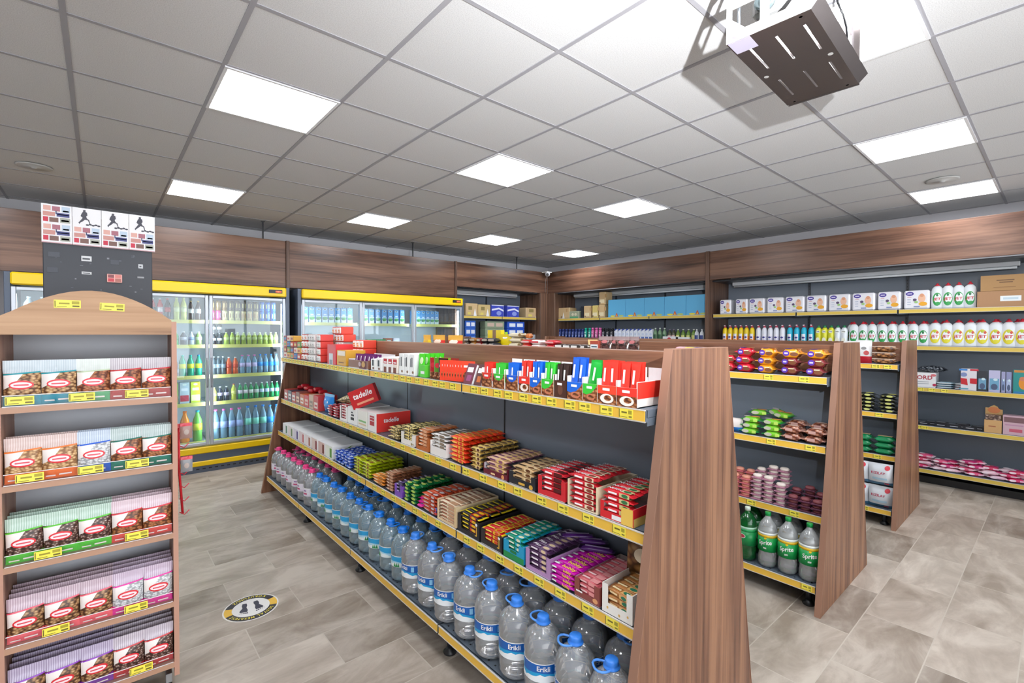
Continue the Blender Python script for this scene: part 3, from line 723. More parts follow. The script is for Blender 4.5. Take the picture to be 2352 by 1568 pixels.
for k in range(4):
    x0 = -.199+.1018*k; wd = .1005
    b = MB(); b.box(x0, x0+wd, 0, .018, 1.975-.003*k*0, 2.148, mt('#e9e8ea', .45), .001); 
    b.box(x0, x0+wd, -.0005, .002, 1.975, 1.979, mt('#c9a0a8', .5))
    stamps(b, x0+.004, 1.982, wd-.008, .080)
    if k == 0: stamps(b, x0+.004, 2.065, wd-.008, .079)
    else:
        b.add([(x0+.006+.075*p[0], -.001, 2.064+.075*p[1]) for p in man], [tuple(range(len(man)))], mt('#4a4a55', .6))
        for q in range(5): b.ell(lambda u, v: (u, -.0012, v), x0+.052+.010*q, 2.072+.003*(q % 2), .006, .004, mt('#3e3e4a'), 8)
    o = obj('poster', b, None, (.005, 2.985, 0), label=['poster of small stamp pictures above the black cabinet, first from the wall side', 'poster with a running figure, directly beside the all-stamps poster', 'poster with a running figure, middle one of three', 'poster with a running figure at the fridge end of the row'][k], category='poster', group='posters on the black cabinet')
b = MB(); b.box(-.028, .028, 0, .012, 1.812, 1.852, mt('#e8b0a8', .4), .002)
for q in range(4): b.box(-.024+.026*(q % 2), -.002+.026*(q % 2), -.0008, 0, 1.816+.018*(q//2), 1.831+.018*(q//2), mt(['#c83a48', '#b06a60', '#8a4a50', '#d88078'][q]))
obj('sample_pack', b, None, (.055, 2.986, 0), label='small pink pack stuck on the black cabinet front', category='pack')

# ================================================================ floor sticker
r = empty('floor_sticker', (.64, 3.02, .0005), PI-.12, label='round yellow and black footprint distancing sticker on the floor tiles', category='sticker')
b = MB(); fl = lambda z: (lambda u, v: (u, v, z))
b.ell(fl(.0004), 0, 0, .142, .142, mt('#ece9e4', .4), 40); b.ell(fl(.0008), 0, 0, .134, .134, mt('#2c2a38', .4), 40)
def wedge(a0, a1, r0, r1, m, z):
    n = 8; vs = [(q*math.cos(a0+(a1-a0)*k/n), q*math.sin(a0+(a1-a0)*k/n), z) for k in range(n+1) for q in (r0, r1)]
    b.add(vs, [(2*k, 2*k+1, 2*k+3, 2*k+2) for k in range(n)], m)
wedge(-.36, .30, .096, .134, YEL, .0012); wedge(PI-.30, PI+.36, .096, .134, YEL, .0012)
b.ell(fl(.0014), 0, 0, .096, .096, mt('#eceae8', .4), 36)
def arc(t, R, a_mid, size, top):
    ws = [(glyphs(c)[2] if c != ' ' else .35)*size*.95+.0035 for c in t]; tot = sum(ws); s = -tot/2
    for c, w in zip(t, ws):
        q = s+w/2; s += w
        if c == ' ': continue
        a = a_mid-q/R if top else a_mid+q/R; rot = a-PI/2 if top else a+PI/2
        b.text(fl(.0018), c, R*math.cos(a), R*math.sin(a), size, YELT, rot, 0, .95)
arc('SOSYAL MESAFEYİ', .115, PI/2, .019, True); arc('KORUYUNUZ', .115, -PI/2, .019, False)
obj('disc', b, r)
for sx in (-1, 1):
    b = MB()
    sole = [(.010, -.055), (.030, -.060), (.036, -.035), (.034, -.012), (.052, .02), (.050, .034), (.014, .040), (.010, .02), (.014, -.01), (.008, -.035)]
    b.poly(fl(.0018), [(sx*(x+.008), y) for x, y in sole], mt('#38394a', .5))
    for q in range(5): b.ell(fl(.0018), sx*(.024+.0095*q), .052-.0028*q, .0052-.0007*q, .006-.0008*q, mt('#38394a', .5), 8)
    obj('footprint', b, r)

# ================================================================ projector cage under the ceiling
r = empty('projector_cage', (2.08, .705, 2.63), math.radians(2.5), label='polished steel projector cage with slots hanging under the ceiling', category='projector cage')
ST = mt('#6f6765', .22, .8); STW = mt('#b5b5b2', .3, .3)
def holed(mb, xs, ys, holes, fn, t0, t1, m):
    """plate cut into cells by XS and YS; cells in HOLES left open; fn(u,v,t)->xyz"""
    for i in range(len(xs)-1):
        for j in range(len(ys)-1):
            if (i, j) in holes: continue
            c = [fn(u, v, t) for t in (t0, t1) for u in (xs[i], xs[i+1]) for v in (ys[j], ys[j+1])]
            mb.add(c, [(0, 1, 3, 2), (4, 6, 7, 5), (0, 4, 5, 1), (2, 3, 7, 6), (0, 2, 6, 4), (1, 5, 7, 3)], m)
b = MB(); hx = .335; hy = .135
xs = [-hx, -.26, -.06, .03, .06, .24, hx]; ys = [-hy, -.10, -.092, -.012, -.004, .080, .088, hy]
holed(b, xs, ys, {(1, 1), (1, 3), (1, 5), (4, 1), (4, 3), (4, 5)}, lambda u, v, t: (u, v, t), 0, .003, ST)
for s in (-1, 1): b.ell(lambda u, v: (u, v, -.0006), .0, s*.112, .011, .009, STW, 14)
b.add([(-hx, -hy, 0), (hx, -hy, 0), (hx+.01, -hy-.03, .035), (-hx, -hy-.03, .035)], [(0, 1, 2, 3)], ST)
b.add([(hx, -hy, 0), (hx, hy, 0), (hx+.012, hy, .03), (hx+.01, -hy-.03, .035)], [(0, 1, 2, 3)], ST)
b.add([(-hx, hy, 0), (hx, hy, 0), (hx, hy+.006, .03), (-hx, hy+.006, .03)], [(0, 1, 2, 3)], ST)
obj('bottom_plate', b, r)
b = MB(); hz = .30
ysf = [-hy, -.105, -.01, .02, .115, hy]; zsf = [0, .035, .115, .145, .22, hz]
holed(b, ysf, zsf, {(1, 1), (3, 1), (1, 3), (3, 3)}, lambda u, v, t: (-hx-t, u, v), 0, .003, STW)
for y, z, s1, s2 in ((-.105, .035, 1, 1), (.115, .035, -1, 1), (-.105, .22, 1, -1), (.115, .22, -1, -1)):
    for t in (.0, .003): b.add([(-hx-t, y, z), (-hx-t, y+s1*.045, z), (-hx-t, y, z+s2*.045)], [(0, 1, 2)], STW)
obj('front_plate', b, r)
b = MB()
holed(b, ysf, zsf, {(1, 3), (3, 3)}, lambda u, v, t: (hx+.012+t, u, v), 0, .003, ST); obj('rear_plate', b, r)
b = MB()
for y in (-.1, .1): b.tube([(-hx+.02, y, .0), (-hx+.02, y, CEIL-2.635)], .006, STEEL, 8); b.tube([(hx-.02, y, 0), (hx-.02, y, CEIL-2.635)], .006, STEEL, 8)
obj('hanging_rod', b, r)
b = MB(); b.box(-.338, -.3375, .035, .13, -.001, .02, mt('#b9b4c4')); b.box(-.334, -.25, .055, .13, -.0012, -.0004, mt('#a59fb0', .4)); obj('sticker', b, r)
b = MB(); b.box(-.09, .09, -.08, .08, .07, .14, mt('#a9a9a8', .4), .012); b2 = MB(); b2.lathe([(0, 0), (.032, 0), (.035, .02), (.028, .028), (.02, .02), (0, .018)], mt('#8a9ca0', .15, .4), 20)
pj = obj('projector', b, None, (1.91, .695, 2.66), label='white projector inside the slotted steel cage', category='projector'); pj.rotation_euler = (0, 0, math.radians(2.5))
ln = obj('lens', b2, pj); ln.location = (-.09, .03, .105); ln.rotation_euler = (0, -PI/2, 0)
b = MB(); b.tube([(2.24, .62, 2.935), (2.235, .615, 2.90), (2.255, .60, 2.85), (2.30, .60, 2.82), (2.33, .605, 2.79)], .0035, BLK, 6); obj('power_cable', b, label='thin black cable beside the projector cage and the largest lamp', category='cable')

# ================================================================ first gondola: chocolate displays on the top shelf
GT = ('X', 1.36); GM = ('X', 1.36); G3 = ('X', 1.33); GB = ('X', 1.225)
ZT, ZM, Z3, ZB = 1.3265, .9165, .6015, .1665
def sp(a, c, g=.003): return (a+c)/2, abs(a-c)-g
COCOA = nutty('nuts_and_cocoa_print', ('#e0b48a', '#a8693c', '#5e2f1a'), 60); MILK = mt('#f4ece4', .4)
def tablet(w, h, m, txt_m, word=True, foil=None):
    bands = [(0, .96, m), (.96, 1, foil or m)]
    ds = [('R', -.008, .001, h*.50, h*.82, txt_m), ('E', .0, h*.2, w*.3, h*.12, COCOA)] if word else [('R', -w*.3, w*.3, h*.7, h*.8, txt_m), ('E', 0, h*.3, w*.35, h*.2, COCOA)]
    return pouch(w, h, .011, bands, ds, seal=.05, nu=4, seed=int(w*1000))
def choc_display(s, w, colour, h, style, where, ntab, tabcol=None, lean=.0):
    cm = mt(colour, .35); tm = mt(tabcol or colour, .28); lipz = .066; dep = .19
    mb = tray(w, dep, .088, MILK if style != 'dark' else mt('#4a2c20'), WHT, lip=lipz, back=.125)
    f = lambda k: (lambda u, v: (u, -.0004*k, v))
    mb.patch(f(1), -w/2, w/2, 0, lipz, 1, 1, COCOA if style != 'dark' else mt('#4a2c22', .4), False)
    if style == 'milk': mb.patch(f(2), -w/2, w/2, lipz*.55, lipz, 1, 1, cm, False); mb.ell(f(3), 0, .02, w*.36, .017, MILK); mb.ell(f(4), .004, .022, w*.2, .010, COCOA)
    elif style == 'curve': mb.poly(f(2), [(-w/2, lipz), (-w/2, lipz*.45), (-w*.25, lipz*.38), (w*.1, lipz*.5), (w*.38, lipz*.78), (w/2, lipz)], cm); mb.ell(f(3), .004, .018, w*.3, .012, mt('#c9785a', .4)); mb.ell(f(4), .006, .019, w*.2, .007, COCOA)
    elif style == 'u': mb.poly(f(2), [(-w*.42, lipz)]+[(-w*.42*math.cos(PI*k/8), lipz-.03*math.sin(PI*k/8)) for k in range(1, 8)]+[(w*.42, lipz)], cm)
    elif style == 'dark': mb.ell(f(2), .0, .03, w*.2, .02, mt('#6b4535', .4))
    mb.patch(f(5), -w*.22, w*.16, lipz-.018, lipz-.009, 1, 1, WHT, False)
    mb.box(w/2, w/2+.0006, .002, dep-.002, .03, .086, cm)
    put(Proto('chocolate_display', 'display box', mb), GT, s, .004, ZT, 'open %s cardboard display of chocolate tablets, %s' % (DISPCOL.get(colour, 'coloured'), where), 'chocolate displays on the top shelf')
    nx = 2 if style != 'single' and w > .06 and ntab > 3 else 1
    tw = (w-.008)/nx
    P = Proto('chocolate_tablet', 'chocolate', tablet(tw-.002, h, tm, WHT))
    for i in range(ntab):
        c, rr = i % nx, i//nx
        put(P, GT, s+(c-(nx-1)/2)*-tw, .010+.014*rr, ZT+.003, '%s chocolate tablet, display %s, %s from its front' % (DISPCOL.get(tabcol or colour, 'coloured'), where, ORD[i]), 'chocolate tablets', tilt=-.03-.05*lean, roll=random.uniform(-.03, .03)*(1+lean))
DISPCOL = {'#e8382c': 'red', '#1668d8': 'blue', '#3cc43c': 'green', '#3a2a26': 'dark brown', '#f0482e': 'orange-red', '#7a2a34': 'maroon', '#26301c': 'black', '#4a9a30': 'leaf green', '#1f5fd0': 'deep blue', '#d4202c': 'crimson', '#f2f0ec': 'white', '#18a838': 'emerald green'}
for a, c, col, h, st, wh, n, tc, ln in [
    (1.02, .935, '#e8382c', .150, 'milk', 'touching the wooden end panel', 8, None, 1),
    (1.105, 1.02, '#f0482e', .152, 'milk', 'second from the wooden end panel', 7, '#e8382c', 1),
    (1.175, 1.105, '#3cc43c', .150, 'curve', 'third from the wooden end panel', 3, '#18a838', 2),
    (1.255, 1.175, '#1668d8', .158, 'curve', 'fourth from the wooden end panel', 5, '#1f5fd0', 2),
    (1.325, 1.255, '#3a2a26', .128, 'dark', 'between the blue and the lime displays', 6, None, 0),
    (1.395, 1.325, '#3cc43c', .130, 'curve', 'next to the dark brown display', 6, None, 0),
    (1.465, 1.395, '#1668d8', .130, 'curve', 'between the green and the narrow red display', 6, None, 0),
    (1.535, 1.465, '#e8382c', .130, 'milk', 'between two blue ones', 6, None, 0),
    (1.625, 1.54, '#1f5fd0', .118, 'u', 'with the round blue front flap', 3, '#1668d8', 0),
    (1.715, 1.63, '#3cc43c', .112, 'u', 'with the round green front flap', 3, None, 0),
    (1.80, 1.72, '#e8382c', .112, 'u', 'with the round red front flap', 3, None, 0)]:
    s, w = sp(a, c); choc_display(s, w, col, h, st, wh, n, tc, ln)
# leaning maroon displays, upright tablet rows and cartons further along
def boxed(name, cat, s, w, d, h, m, label, group=None, front=(), side=(), top=(), fr=None, z=None, dd=.006, rz=0, mt_top=None, left=(), b=.001, tilt=0, roll=0):
    put(Proto(name, cat, carton(w, d, h, m, front, side, top, b, mt_top, left)), fr or GT, s, dd, ZT if z is None else z, label, group, rz=rz, tilt=tilt, roll=roll)
for k, (a, c, col, lab) in enumerate(((1.87, 1.81, '#5a2a2a', 'dark carton with orange bar print leaning back, nearer the end panel'), (1.96, 1.885, '#6a2438', 'maroon carton leaning back with a white slanted side'))):
    s, w = sp(a, c)
    boxed('leaning_carton', 'carton', s, w, .03, .105, mt(col, .35), lab, 'leaning cartons', front=[('R', -w*.35, w*.3, .06, .085, WHT), ('R', -w*.2, w*.3, .015, .045, mt('#c86a30' if k == 0 else '#9a4a7a', .4))], side=[('R', .002, .028, .0, .10, WHT)], tilt=-.35)
    boxed('tablet_tray', 'display box', s, w+.004, .14, .04, mt('#f0ece8'), 'low white tray holding the %s leaning carton' % ('orange printed' if k == 0 else 'maroon'), None, dd=.03)
P = Proto('chocolate_bar_upright', 'chocolate', tablet(.075, .105, mt('#f0482e', .3), WHT, False))
for i in range(9): put(P, GT, 2.12-.019*i, .012+.004*i, ZT+.002, 'orange-red chocolate packet standing in a row of nine, %s from the black packet' % ORD[i], 'orange-red chocolate packets', rz=.55)
for i, (s, col, lab) in enumerate(((2.155, '#23261c', 'black and green nut chocolate packet beside the orange-red row'), (2.20, '#5a8f28', 'leaf green nut chocolate packet'), (2.245, '#b02028', 'red and dark nut chocolate packet'))):
    put(Proto('nut_chocolate_packet', 'chocolate', pouch(.07, .115, .014, [(0, .34, COCOA), (.34, 1, mt(col, .3))], [('E', 0, .075, .022, .014, mt('#c8303a' if i else '#d8d4c0', .4))], seal=.06)), GT, s, .012, ZT, lab, None, rz=.2)
for i in range(5):
    put(Proto('nut_chocolate_packet', 'chocolate', pouch(.07, .115, .014, [(0, 1, mt('#8ab840' if i % 2 else '#c03a30', .3))], seal=.06)) if i < 2 else PK, GT, 2.20, .04+.018*i, ZT, 'nut chocolate packet behind the leaf green one, %s row back' % ORD[i+1], 'rear nut chocolate packets', rz=.2); PK = PK if i > 0 else Proto('nut_chocolate_packet', 'chocolate', pouch(.07, .11, .014, [(0, 1, mt('#a83a34', .3))], seal=.06))
s, w = sp(2.41, 2.29)
boxed('chocolate_display', 'display box', s, w*.5, .16, .07, mt('#5ac83a', .35), 'bright green display box with standing green packets', None, front=[('R', -.02, .02, .02, .035, WHT)])
P = Proto('green_packet', 'chocolate', pouch(.06, .13, .014, [(0, 1, mt('#52d22e', .25))], [('E', .005, .09, .016, .02, mt('#d8f0c0', .4))], seal=.06))
for i in range(5): put(P, GT, s-.004*i+.03, .01+.028*i, ZT+.003, 'bright green packet in the green display, %s row' % ORD[i], 'bright green packets', rz=.1, tilt=-.06)
for i, s in enumerate((2.47, 2.535, 2.60)):
    boxed('white_carton', 'carton', s, .058, .16, .125, mt('#f1f2f0', .45), ['tall white narrow carton next to the green display', 'tall white narrow carton, middle of three', 'tall white narrow carton beside the red-figured cartons'][i], 'tall white cartons', front=[('R', -.004, .006, .05, .105, mt('#30343a')), ('R', -.020, -.012, .05, .10, mt('#6a6e74')), ('E', .012, .02, .01, .008, mt('#8a6a4a'))], b=.002)
for i, s in enumerate((2.68, 2.745, 2.81)):
    boxed('white_carton', 'carton', s, .062, .17, .095, mt('#efe4d8' if i == 0 else '#f3f1ee', .45), ['white carton with red lettering and brown print nearest the tall white cartons', 'white carton with red lettering, middle of three', 'white carton with red lettering farthest along'][i], 'white cartons with red letters', front=[('R', -.024, .024, .055, .085, mt('#c8202c')), ('R', -.018, .018, .06, .068, WHT), ('R', -.02, .015, .0, .035, mt('#7a4030'))], b=.002)
for i, s in enumerate((2.90, 2.985)):
    boxed('white_carton', 'carton', s, .08, .18, .085-.01*i, mt('#f2f1ef', .45), 'low white carton with small black print, %s of two' % ('nearer' if i == 0 else 'farther'), 'low white cartons', front=[('R', -.02, .005, .03, .07, mt('#3c4046')), ('E', .0, .015, .014, .008, mt('#7a5040'))], b=.003)
# violet candy display
s, w = sp(3.40, 3.06)
put(Proto('candy_display', 'display box', tray(w, .2, .06, mt('#8a5a46', .4), WHT, lip=.055, back=.095, front=[('R', .02, .14, .0, .05, mt('#6a3030')), ('E', .09, .03, .03, .02, mt('#c89a5a')), ('E', .03, .03, .02, .016, mt('#c8b0b4'))])), GT, s, .004, ZT, 'wide brown candy display box with violet sachets inside', None)
P = Proto('violet_sachet', 'candy', pouch(.05, .085, .014, [(0, .3, mt('#c84a3a', .3)), (.3, 1, mt('#6a2468', .25))], [('R', -.004, .004, .03, .07, mt('#e8d8e8'))], seal=.08))
for i in range(9): put(P, GT, 3.09+.034*i, .05+.05*(i % 2), ZT+.012, 'violet candy sachet in the brown display, %s from its near side' % ORD[i], 'violet candy sachets', rz=.3, tilt=-.1)
s, w = sp(3.63, 3.45); boxed('yellow_brown_box', 'carton', s, w, .15, .115, mt('#d9a032', .4), 'yellow-brown carton beside the violet candy display', None, front=[('R', -.07, .07, .075, .11, mt('#f2e6d8')), ('R', -.05, .05, .02, .028, mt('#8a5a2a'))])
s, w = sp(3.83, 3.65); boxed('red_box', 'carton', s, w, .15, .155, mt('#d8303a', .35), 'red carton with a small grey window beside the cup packs', None, front=[('R', -.05, .03, .0, .085, mt('#d9dce0')), ('R', -.04, .02, .0, .035, mt('#8f939a'))])
# cup packs
def cups(n, w, h, cm, wrap, seed=0):
    mb = MB(); mb.box(-w/2, w/2, .006, .11, 0, h, mt(wrap, .4), .004); cw = w/n
    for i in range(n):
        cx = -w/2+cw*(i+.5); mb.box(cx-cw*.43, cx+cw*.43, 0, .012, h*.10, h*.90, mt('#eeebe8', .3), .005)
        for a, b2, q in ((-.28, .22, .55), (-.2, .28, .32)): mb.patch(lambda u, v: (u, -.0006, v), cx+cw*a, cx+cw*b2, h*(q-.08), h*(q+.05), 1, 1, mt(cm, .5), False)
    return mb
PC1 = Proto('drink_multipack', 'multipack', cups(3, .17, .056, '#9a8f8a', '#d8d2d0')); PC2 = Proto('drink_multipack', 'multipack', cups(2, .12, .056, '#8fa09a', '#d83a30')); PC3 = Proto('drink_multipack', 'multipack', cups(3, .20, .062, '#f08a2c', '#d8402c'))
PC4 = Proto('drink_multipack', 'multipack', cups(2, .13, .056, '#e86a2a', '#c8281c'))
for k in range(4):
    put(PC1, GT, 4.235, .01, ZT+.058*k, 'pack of three small grey-white cups, %s layer of the front stack' % ORD[k], 'cup multipacks'); put(PC2, GT, 4.06, .012, ZT+.058*k, 'pack of two white cups with red wrap, %s layer up' % ORD[k], 'cup multipacks', rz=-.1)
    put(PC4, GT, 4.42, .012, ZT+.058*k, 'dark red and orange cup pack, %s layer up' % ORD[k], 'cup multipacks', rz=.1)
for k in range(3):
    put(PC3, GT, 3.56, .14, ZT+.064*k, 'white and orange triple cup pack behind the red carton, %s layer up' % ORD[k], 'orange cup multipacks')
put(PC4, GT, 3.86, .13, ZT+.0, 'lower red cup pack behind the cup stacks', 'cup multipacks'); put(PC3, GT, 4.0, .14, ZT+.175+.058, 'white and orange triple cup pack on top of everything', 'orange cup multipacks')
for i in range(6): put(PC3 if i % 2 else PC1, GT, 3.95+.0*i, .14, ZT+.058*i*.98, 'cup pack in the rear stack, %s layer up' % ORD[i], 'rear cup multipacks') if i < 4 else None
rnd = random.Random(5); cc = ['#c8442c', '#e0b050', '#6a9a5a', '#3a78b8', '#e8d8c8', '#a02828', '#d88a60', '#8a3a58']
for i in range(5):
    for k in range(4 if i > 1 else 3):
        m = cc[(i*3+k) % 8]; boxed('sauce_pouch', 'packet', 4.55+.105*i, .095, .08, .052, mt(m, .4), 'small %s packet near the far end of the top shelf, column %s, layer %s' % (['rust', 'tan', 'green', 'blue', 'cream', 'dark red', 'peach', 'plum'][(i*3+k) % 8], ORD[i], ORD[k]), 'small packets at the far end', z=ZT+.054*k, front=[('R', -.03, .03, .015, .035, mt(cc[(i*3+k+4) % 8], .4))], b=.005)

# ================================================================ trays of bars
def bars(P, fr, s, d0, z0, nl, nr, dd, dh, desc, group, nx=1, dx=.1, jit=.02, full=False):
    for c in range(nx):
        ss = s+(c-(nx-1)/2)*-dx; cl = '' if nx == 1 else ', %s column' % ORD[c]
        for l in range(nl):
            put(P, fr, ss+random.uniform(-.002, .002), d0, z0+dh*l, '%s%s, front, %s layer up' % (desc, cl, ORD[l]), group, rz=random.uniform(-jit, jit))
        for r in range(1, nr):
            put(P, fr, ss+random.uniform(-.003, .003), d0+dd*r, z0+dh*(nl-1)+random.uniform(0, .003), '%s%s, top layer, %s row back' % (desc, cl, ORD[r]), group, rz=random.uniform(-jit, jit)*2)
            if full:
                for l in range(nl-1): put(P, fr, ss+random.uniform(-.003, .003), d0+dd*r, z0+dh*l, '%s%s, %s layer up, %s row' % (desc, cl, ORD[l], ORD[r]), group, rz=random.uniform(-jit, jit))
def barkind(w, d, h, body, ends, txt=None, tcol='#ffffff', accent=None, word=None, acc2=None):
    top = []; fro = []; n = 0
    if accent: top.append(('R', w*.05, w*.38, d*.12, d*.88, mt(accent, .35))); fro.append(('R', w*.05, w*.36, h*.15, h*.85, mt(accent, .35)))
    if acc2: top.append(('E', w*.22, d*.5, w*.12, d*.28, mt(acc2, .4))); fro.append(('E', w*.22, h*.5, w*.1, h*.3, mt(acc2, .4)))
    if word: top.append(('T', word, -w*.14, d*.5, min(d*.5, w*.55/len(word)), mt(tcol, .4))); 
    else: top.append(('R', -w*.32, 0, d*.36, d*.64, mt(tcol, .4)))
    fro.append(('R', -w*.3, -w*.02, h*.34, h*.66, mt(tcol, .4)))
    return Proto('wafer_bar', 'wafer bar', flowpack(w, d, h, mt(body, .28), top, fro, mt(ends, .3)))
def tray_of(fr, a, c, z, depth, h, tcol, inner, lip, desc_t, Pargs, nl, desc_b, group, front=(), side=(), notch=0, dd=.034, dh=.021, has_tray=True, jit=.015, nx=1, name='display_tray', zb=.003):
    s, w = sp(a, c)
    if has_tray: put(Proto(name, 'display box', tray(w, depth, h, mt(tcol, .4), mt(inner, .5), lip=lip, front=front, side=side, notch=notch, back=h*1.0)), fr, s, .005, z, desc_t, 'open trays of bars')
    P = barkind((w-.008)/nx, dd-.001, dh*1.0, *Pargs)
    if not has_tray: P.name = 'loose_' + ('sachet' if 'sachet' in group else 'packet' if 'packet' in group else 'bar')
    bars(P, fr, s, .010, z+zb, nl, int((depth-.02)/dd), dd, dh, desc_b, group, nx=nx, dx=(w-.006)/nx, jit=jit, full=not has_tray)
tray_of(GM, 1.09, .945, ZM, .25, .062, '#d8262e', '#e8e4e0', .028, 'red and yellow tray of wafer bars touching the end panel', ('#d82430', '#d82430', None, '#ffffff', '#d8c890', 'NUGO', '#3a7a4a'), 5, 'red bar with green end in the red and yellow tray', 'bars in the red and yellow tray',
        front=[('R', .02, .068, .0, .060, mt('#ecc45a', .4)), ('R', -.02, .02, .006, .022, WHT)], side=[('R', 0, .24, .0, .03, mt('#e8c468', .4))], notch=.8)
tray_of(GM, 1.25, 1.10, ZM, .25, .10, '#eadcb8', '#efe4c8', .004, 'cream tray of red and cream wafer bars', ('#d02430', '#c82430', None, '#ffffff', '#eee0c0', 'NUGO', '#8a4030'), 6, 'red and cream bar in the cream tray', 'bars in the cream tray',
        side=[('P', [(.02, .0), (.06, .0), (.05, .06), (.03, .055)], mt('#7a3020'))], notch=.9)
tray_of(GM, 1.415, 1.26, ZM, .25, .078, '#d22a34', '#e4dcd8', .022, 'all red tray of red wafer bars', ('#d02430', '#a81c28', None, '#ffffff', '#5a1a1a', 'NUGO', None), 5, 'plain red bar in the all red tray', 'bars in the all red tray', notch=.72, side=[('R', .02, .20, .02, .045, mt('#b81c28'))])
tray_of(GM, 1.60, 1.43, ZM, .25, .055, '#26282e', '#c8c4c0', .03, 'black tray with gold print of tan bars', ('#caa878', '#2a2420', None, '#3a2a20', '#e8d0a0', None, '#6a4020'), 4, 'tan and black bar in the black tray', 'bars in the black tray', notch=.7, front=[('E', .058, .012, .012, .010, mt('#d8a840')), ('R', -.02, .02, .008, .018, mt('#e0b048'))], jit=.05)
tray_of(GM, 1.785, 1.61, ZM, .27, .052, '#6a2030', '#c4c0c8', .026, 'maroon tray with a tall grey inside of speckled bars', ('#d8b090', '#5a2040', None, '#6a3060', '#e8c878', None, '#8a5070'), 4, 'orange and violet bar in the maroon tray', 'bars in the maroon tray', front=[('E', .055, .012, .010, .010, mt('#e09a60')), ('R', -.03, .0, .008, .016, mt('#e8c890'))], jit=.05)
tray_of(GM, 1.91, 1.80, ZM, .29, .1, '#ffffff', '#ffffff', .0, '', ('#d8b860', '#23242a', None, '#5a3a1a', '#ead098', None, '#5a3020'), 5, 'gold bar with black ends stacked loose beside the maroon tray', 'gold and black bars', has_tray=False, dd=.036, jit=.04)
tray_of(GM, 2.09, 1.925, ZM, .29, .1, '#ffffff', '#ffffff', .0, '', ('#f0502c', '#ee3a20', None, '#ffd860', '#f0c040', None, '#d8302c'), 6, 'orange-red bar with yellow print, loose stack', 'orange-red bars', has_tray=False, dd=.037, dh=.022, jit=.07)
tray_of(GM, 2.265, 2.105, ZM, .25, .075, '#ece8e4', '#f0ece8', .045, 'white tray of white and brown bars', ('#e8e6e2', '#f2f0ee', None, '#6a5a4a', '#8a7a68', None, None), 6, 'white wrapped bar in the white tray', 'bars in the white tray', dh=.019, jit=.08)
tray_of(GM, 2.42, 2.28, ZM, .25, .07, '#b8642c', '#d08a50', .02, 'orange-brown tray of caramel bars', ('#c87a48', '#a85a30', None, '#f0e0d0', '#e0a880', None, None), 6, 'caramel brown bar in the orange-brown tray', 'bars in the orange-brown tray', notch=.7, dh=.019, jit=.08)
tray_of(GM, 2.60, 2.435, ZM, .25, .07, '#eeeae2', '#efece6', .03, 'white tray of yellow and black striped sachets', ('#e8d48a', '#3a3020', None, '#3a3020', '#2c2820', None, '#e8d48a'), 6, 'yellow sachet with black stripes in the white tray', 'striped sachets in the white tray', dh=.018, jit=.12, notch=.6)
tray_of(GM, 2.79, 2.615, ZM, .27, .1, '#ffffff', '#ffffff', .0, '', ('#d8c080', '#2c2a22', None, '#3a3020', '#4a4428', None, '#d8c080'), 4, 'yellow and black striped sachet loose beside the red box', 'loose striped sachets', has_tray=False, dh=.018, jit=.15, dd=.036)
# red box with lettering and its neighbours
s, w = sp(3.075, 2.94)
boxed('confectionery_box', 'carton', s, w, .25, .125, mt('#f0eeec', .4), 'white-fronted box standing level with a bright red side and white lettering', None, fr=GM, z=ZM, front=[('R', -.035, .035, .04, .105, mt('#b8303a')), ('R', -.03, .03, .09, .094, WHT), ('R', -.03, .03, .07, .074, WHT)],
      side=[('R', .001, .249, .001, .124, mt('#e03a34', .4)), ('T', 'tadelle', .105, .078, .030, WHT, 0, .15), ('T', 'Cikolata', .165, .028, .018, mt('#f0c0a0'), 0, .1)], mt_top=mt('#e9dcd8'))
for a, c, lab, fd, h in ((3.24, 3.085, 'pale cream confectionery box with green stripes', [('R', -.06, .06, .04, .052, mt('#8ac07a')), ('R', -.06, .06, .02, .03, mt('#e0c8a0'))], .118), (3.42, 3.25, 'white confectionery box with black block lettering', [('R', -.03, .03, .03, .05, mt('#1c1c20')), ('R', -.02, .03, .06, .072, mt('#1c1c20')), ('R', -.02, .01, .08, .09, mt('#1c1c20'))], .122)):
    s, w = sp(a, c); boxed('confectionery_box', 'carton', s, w, .25, h, mt('#f0efe6' if 'cream' in lab else '#f2f2f0', .4), lab, None, fr=GM, z=ZM, front=fd, mt_top=mt('#dcdcd8'))
tray_of(GM, 3.57, 3.43, ZM, .24, .11, '#f0ece8', '#ece8e4', .02, 'white tray holding a stack of red bars beside the black lettered box', ('#b8242e', '#9a1c28', None, '#ffffff', '#e8c8c8', None, None), 6, 'red bar in the tall white tray', 'red bars in the tall white tray', notch=.7, dh=.02)
tray_of(GM, 3.86, 3.60, ZM, .24, .11, '#f0ece8', '#ece8e4', .02, '', ('#c22a34', '#a02430', None, '#ffffff', '#7a1c28', None, None), 4, 'red bar piled beside the blue dotted bag', 'loose red bars', has_tray=False, nx=2, jit=.12, dh=.02)
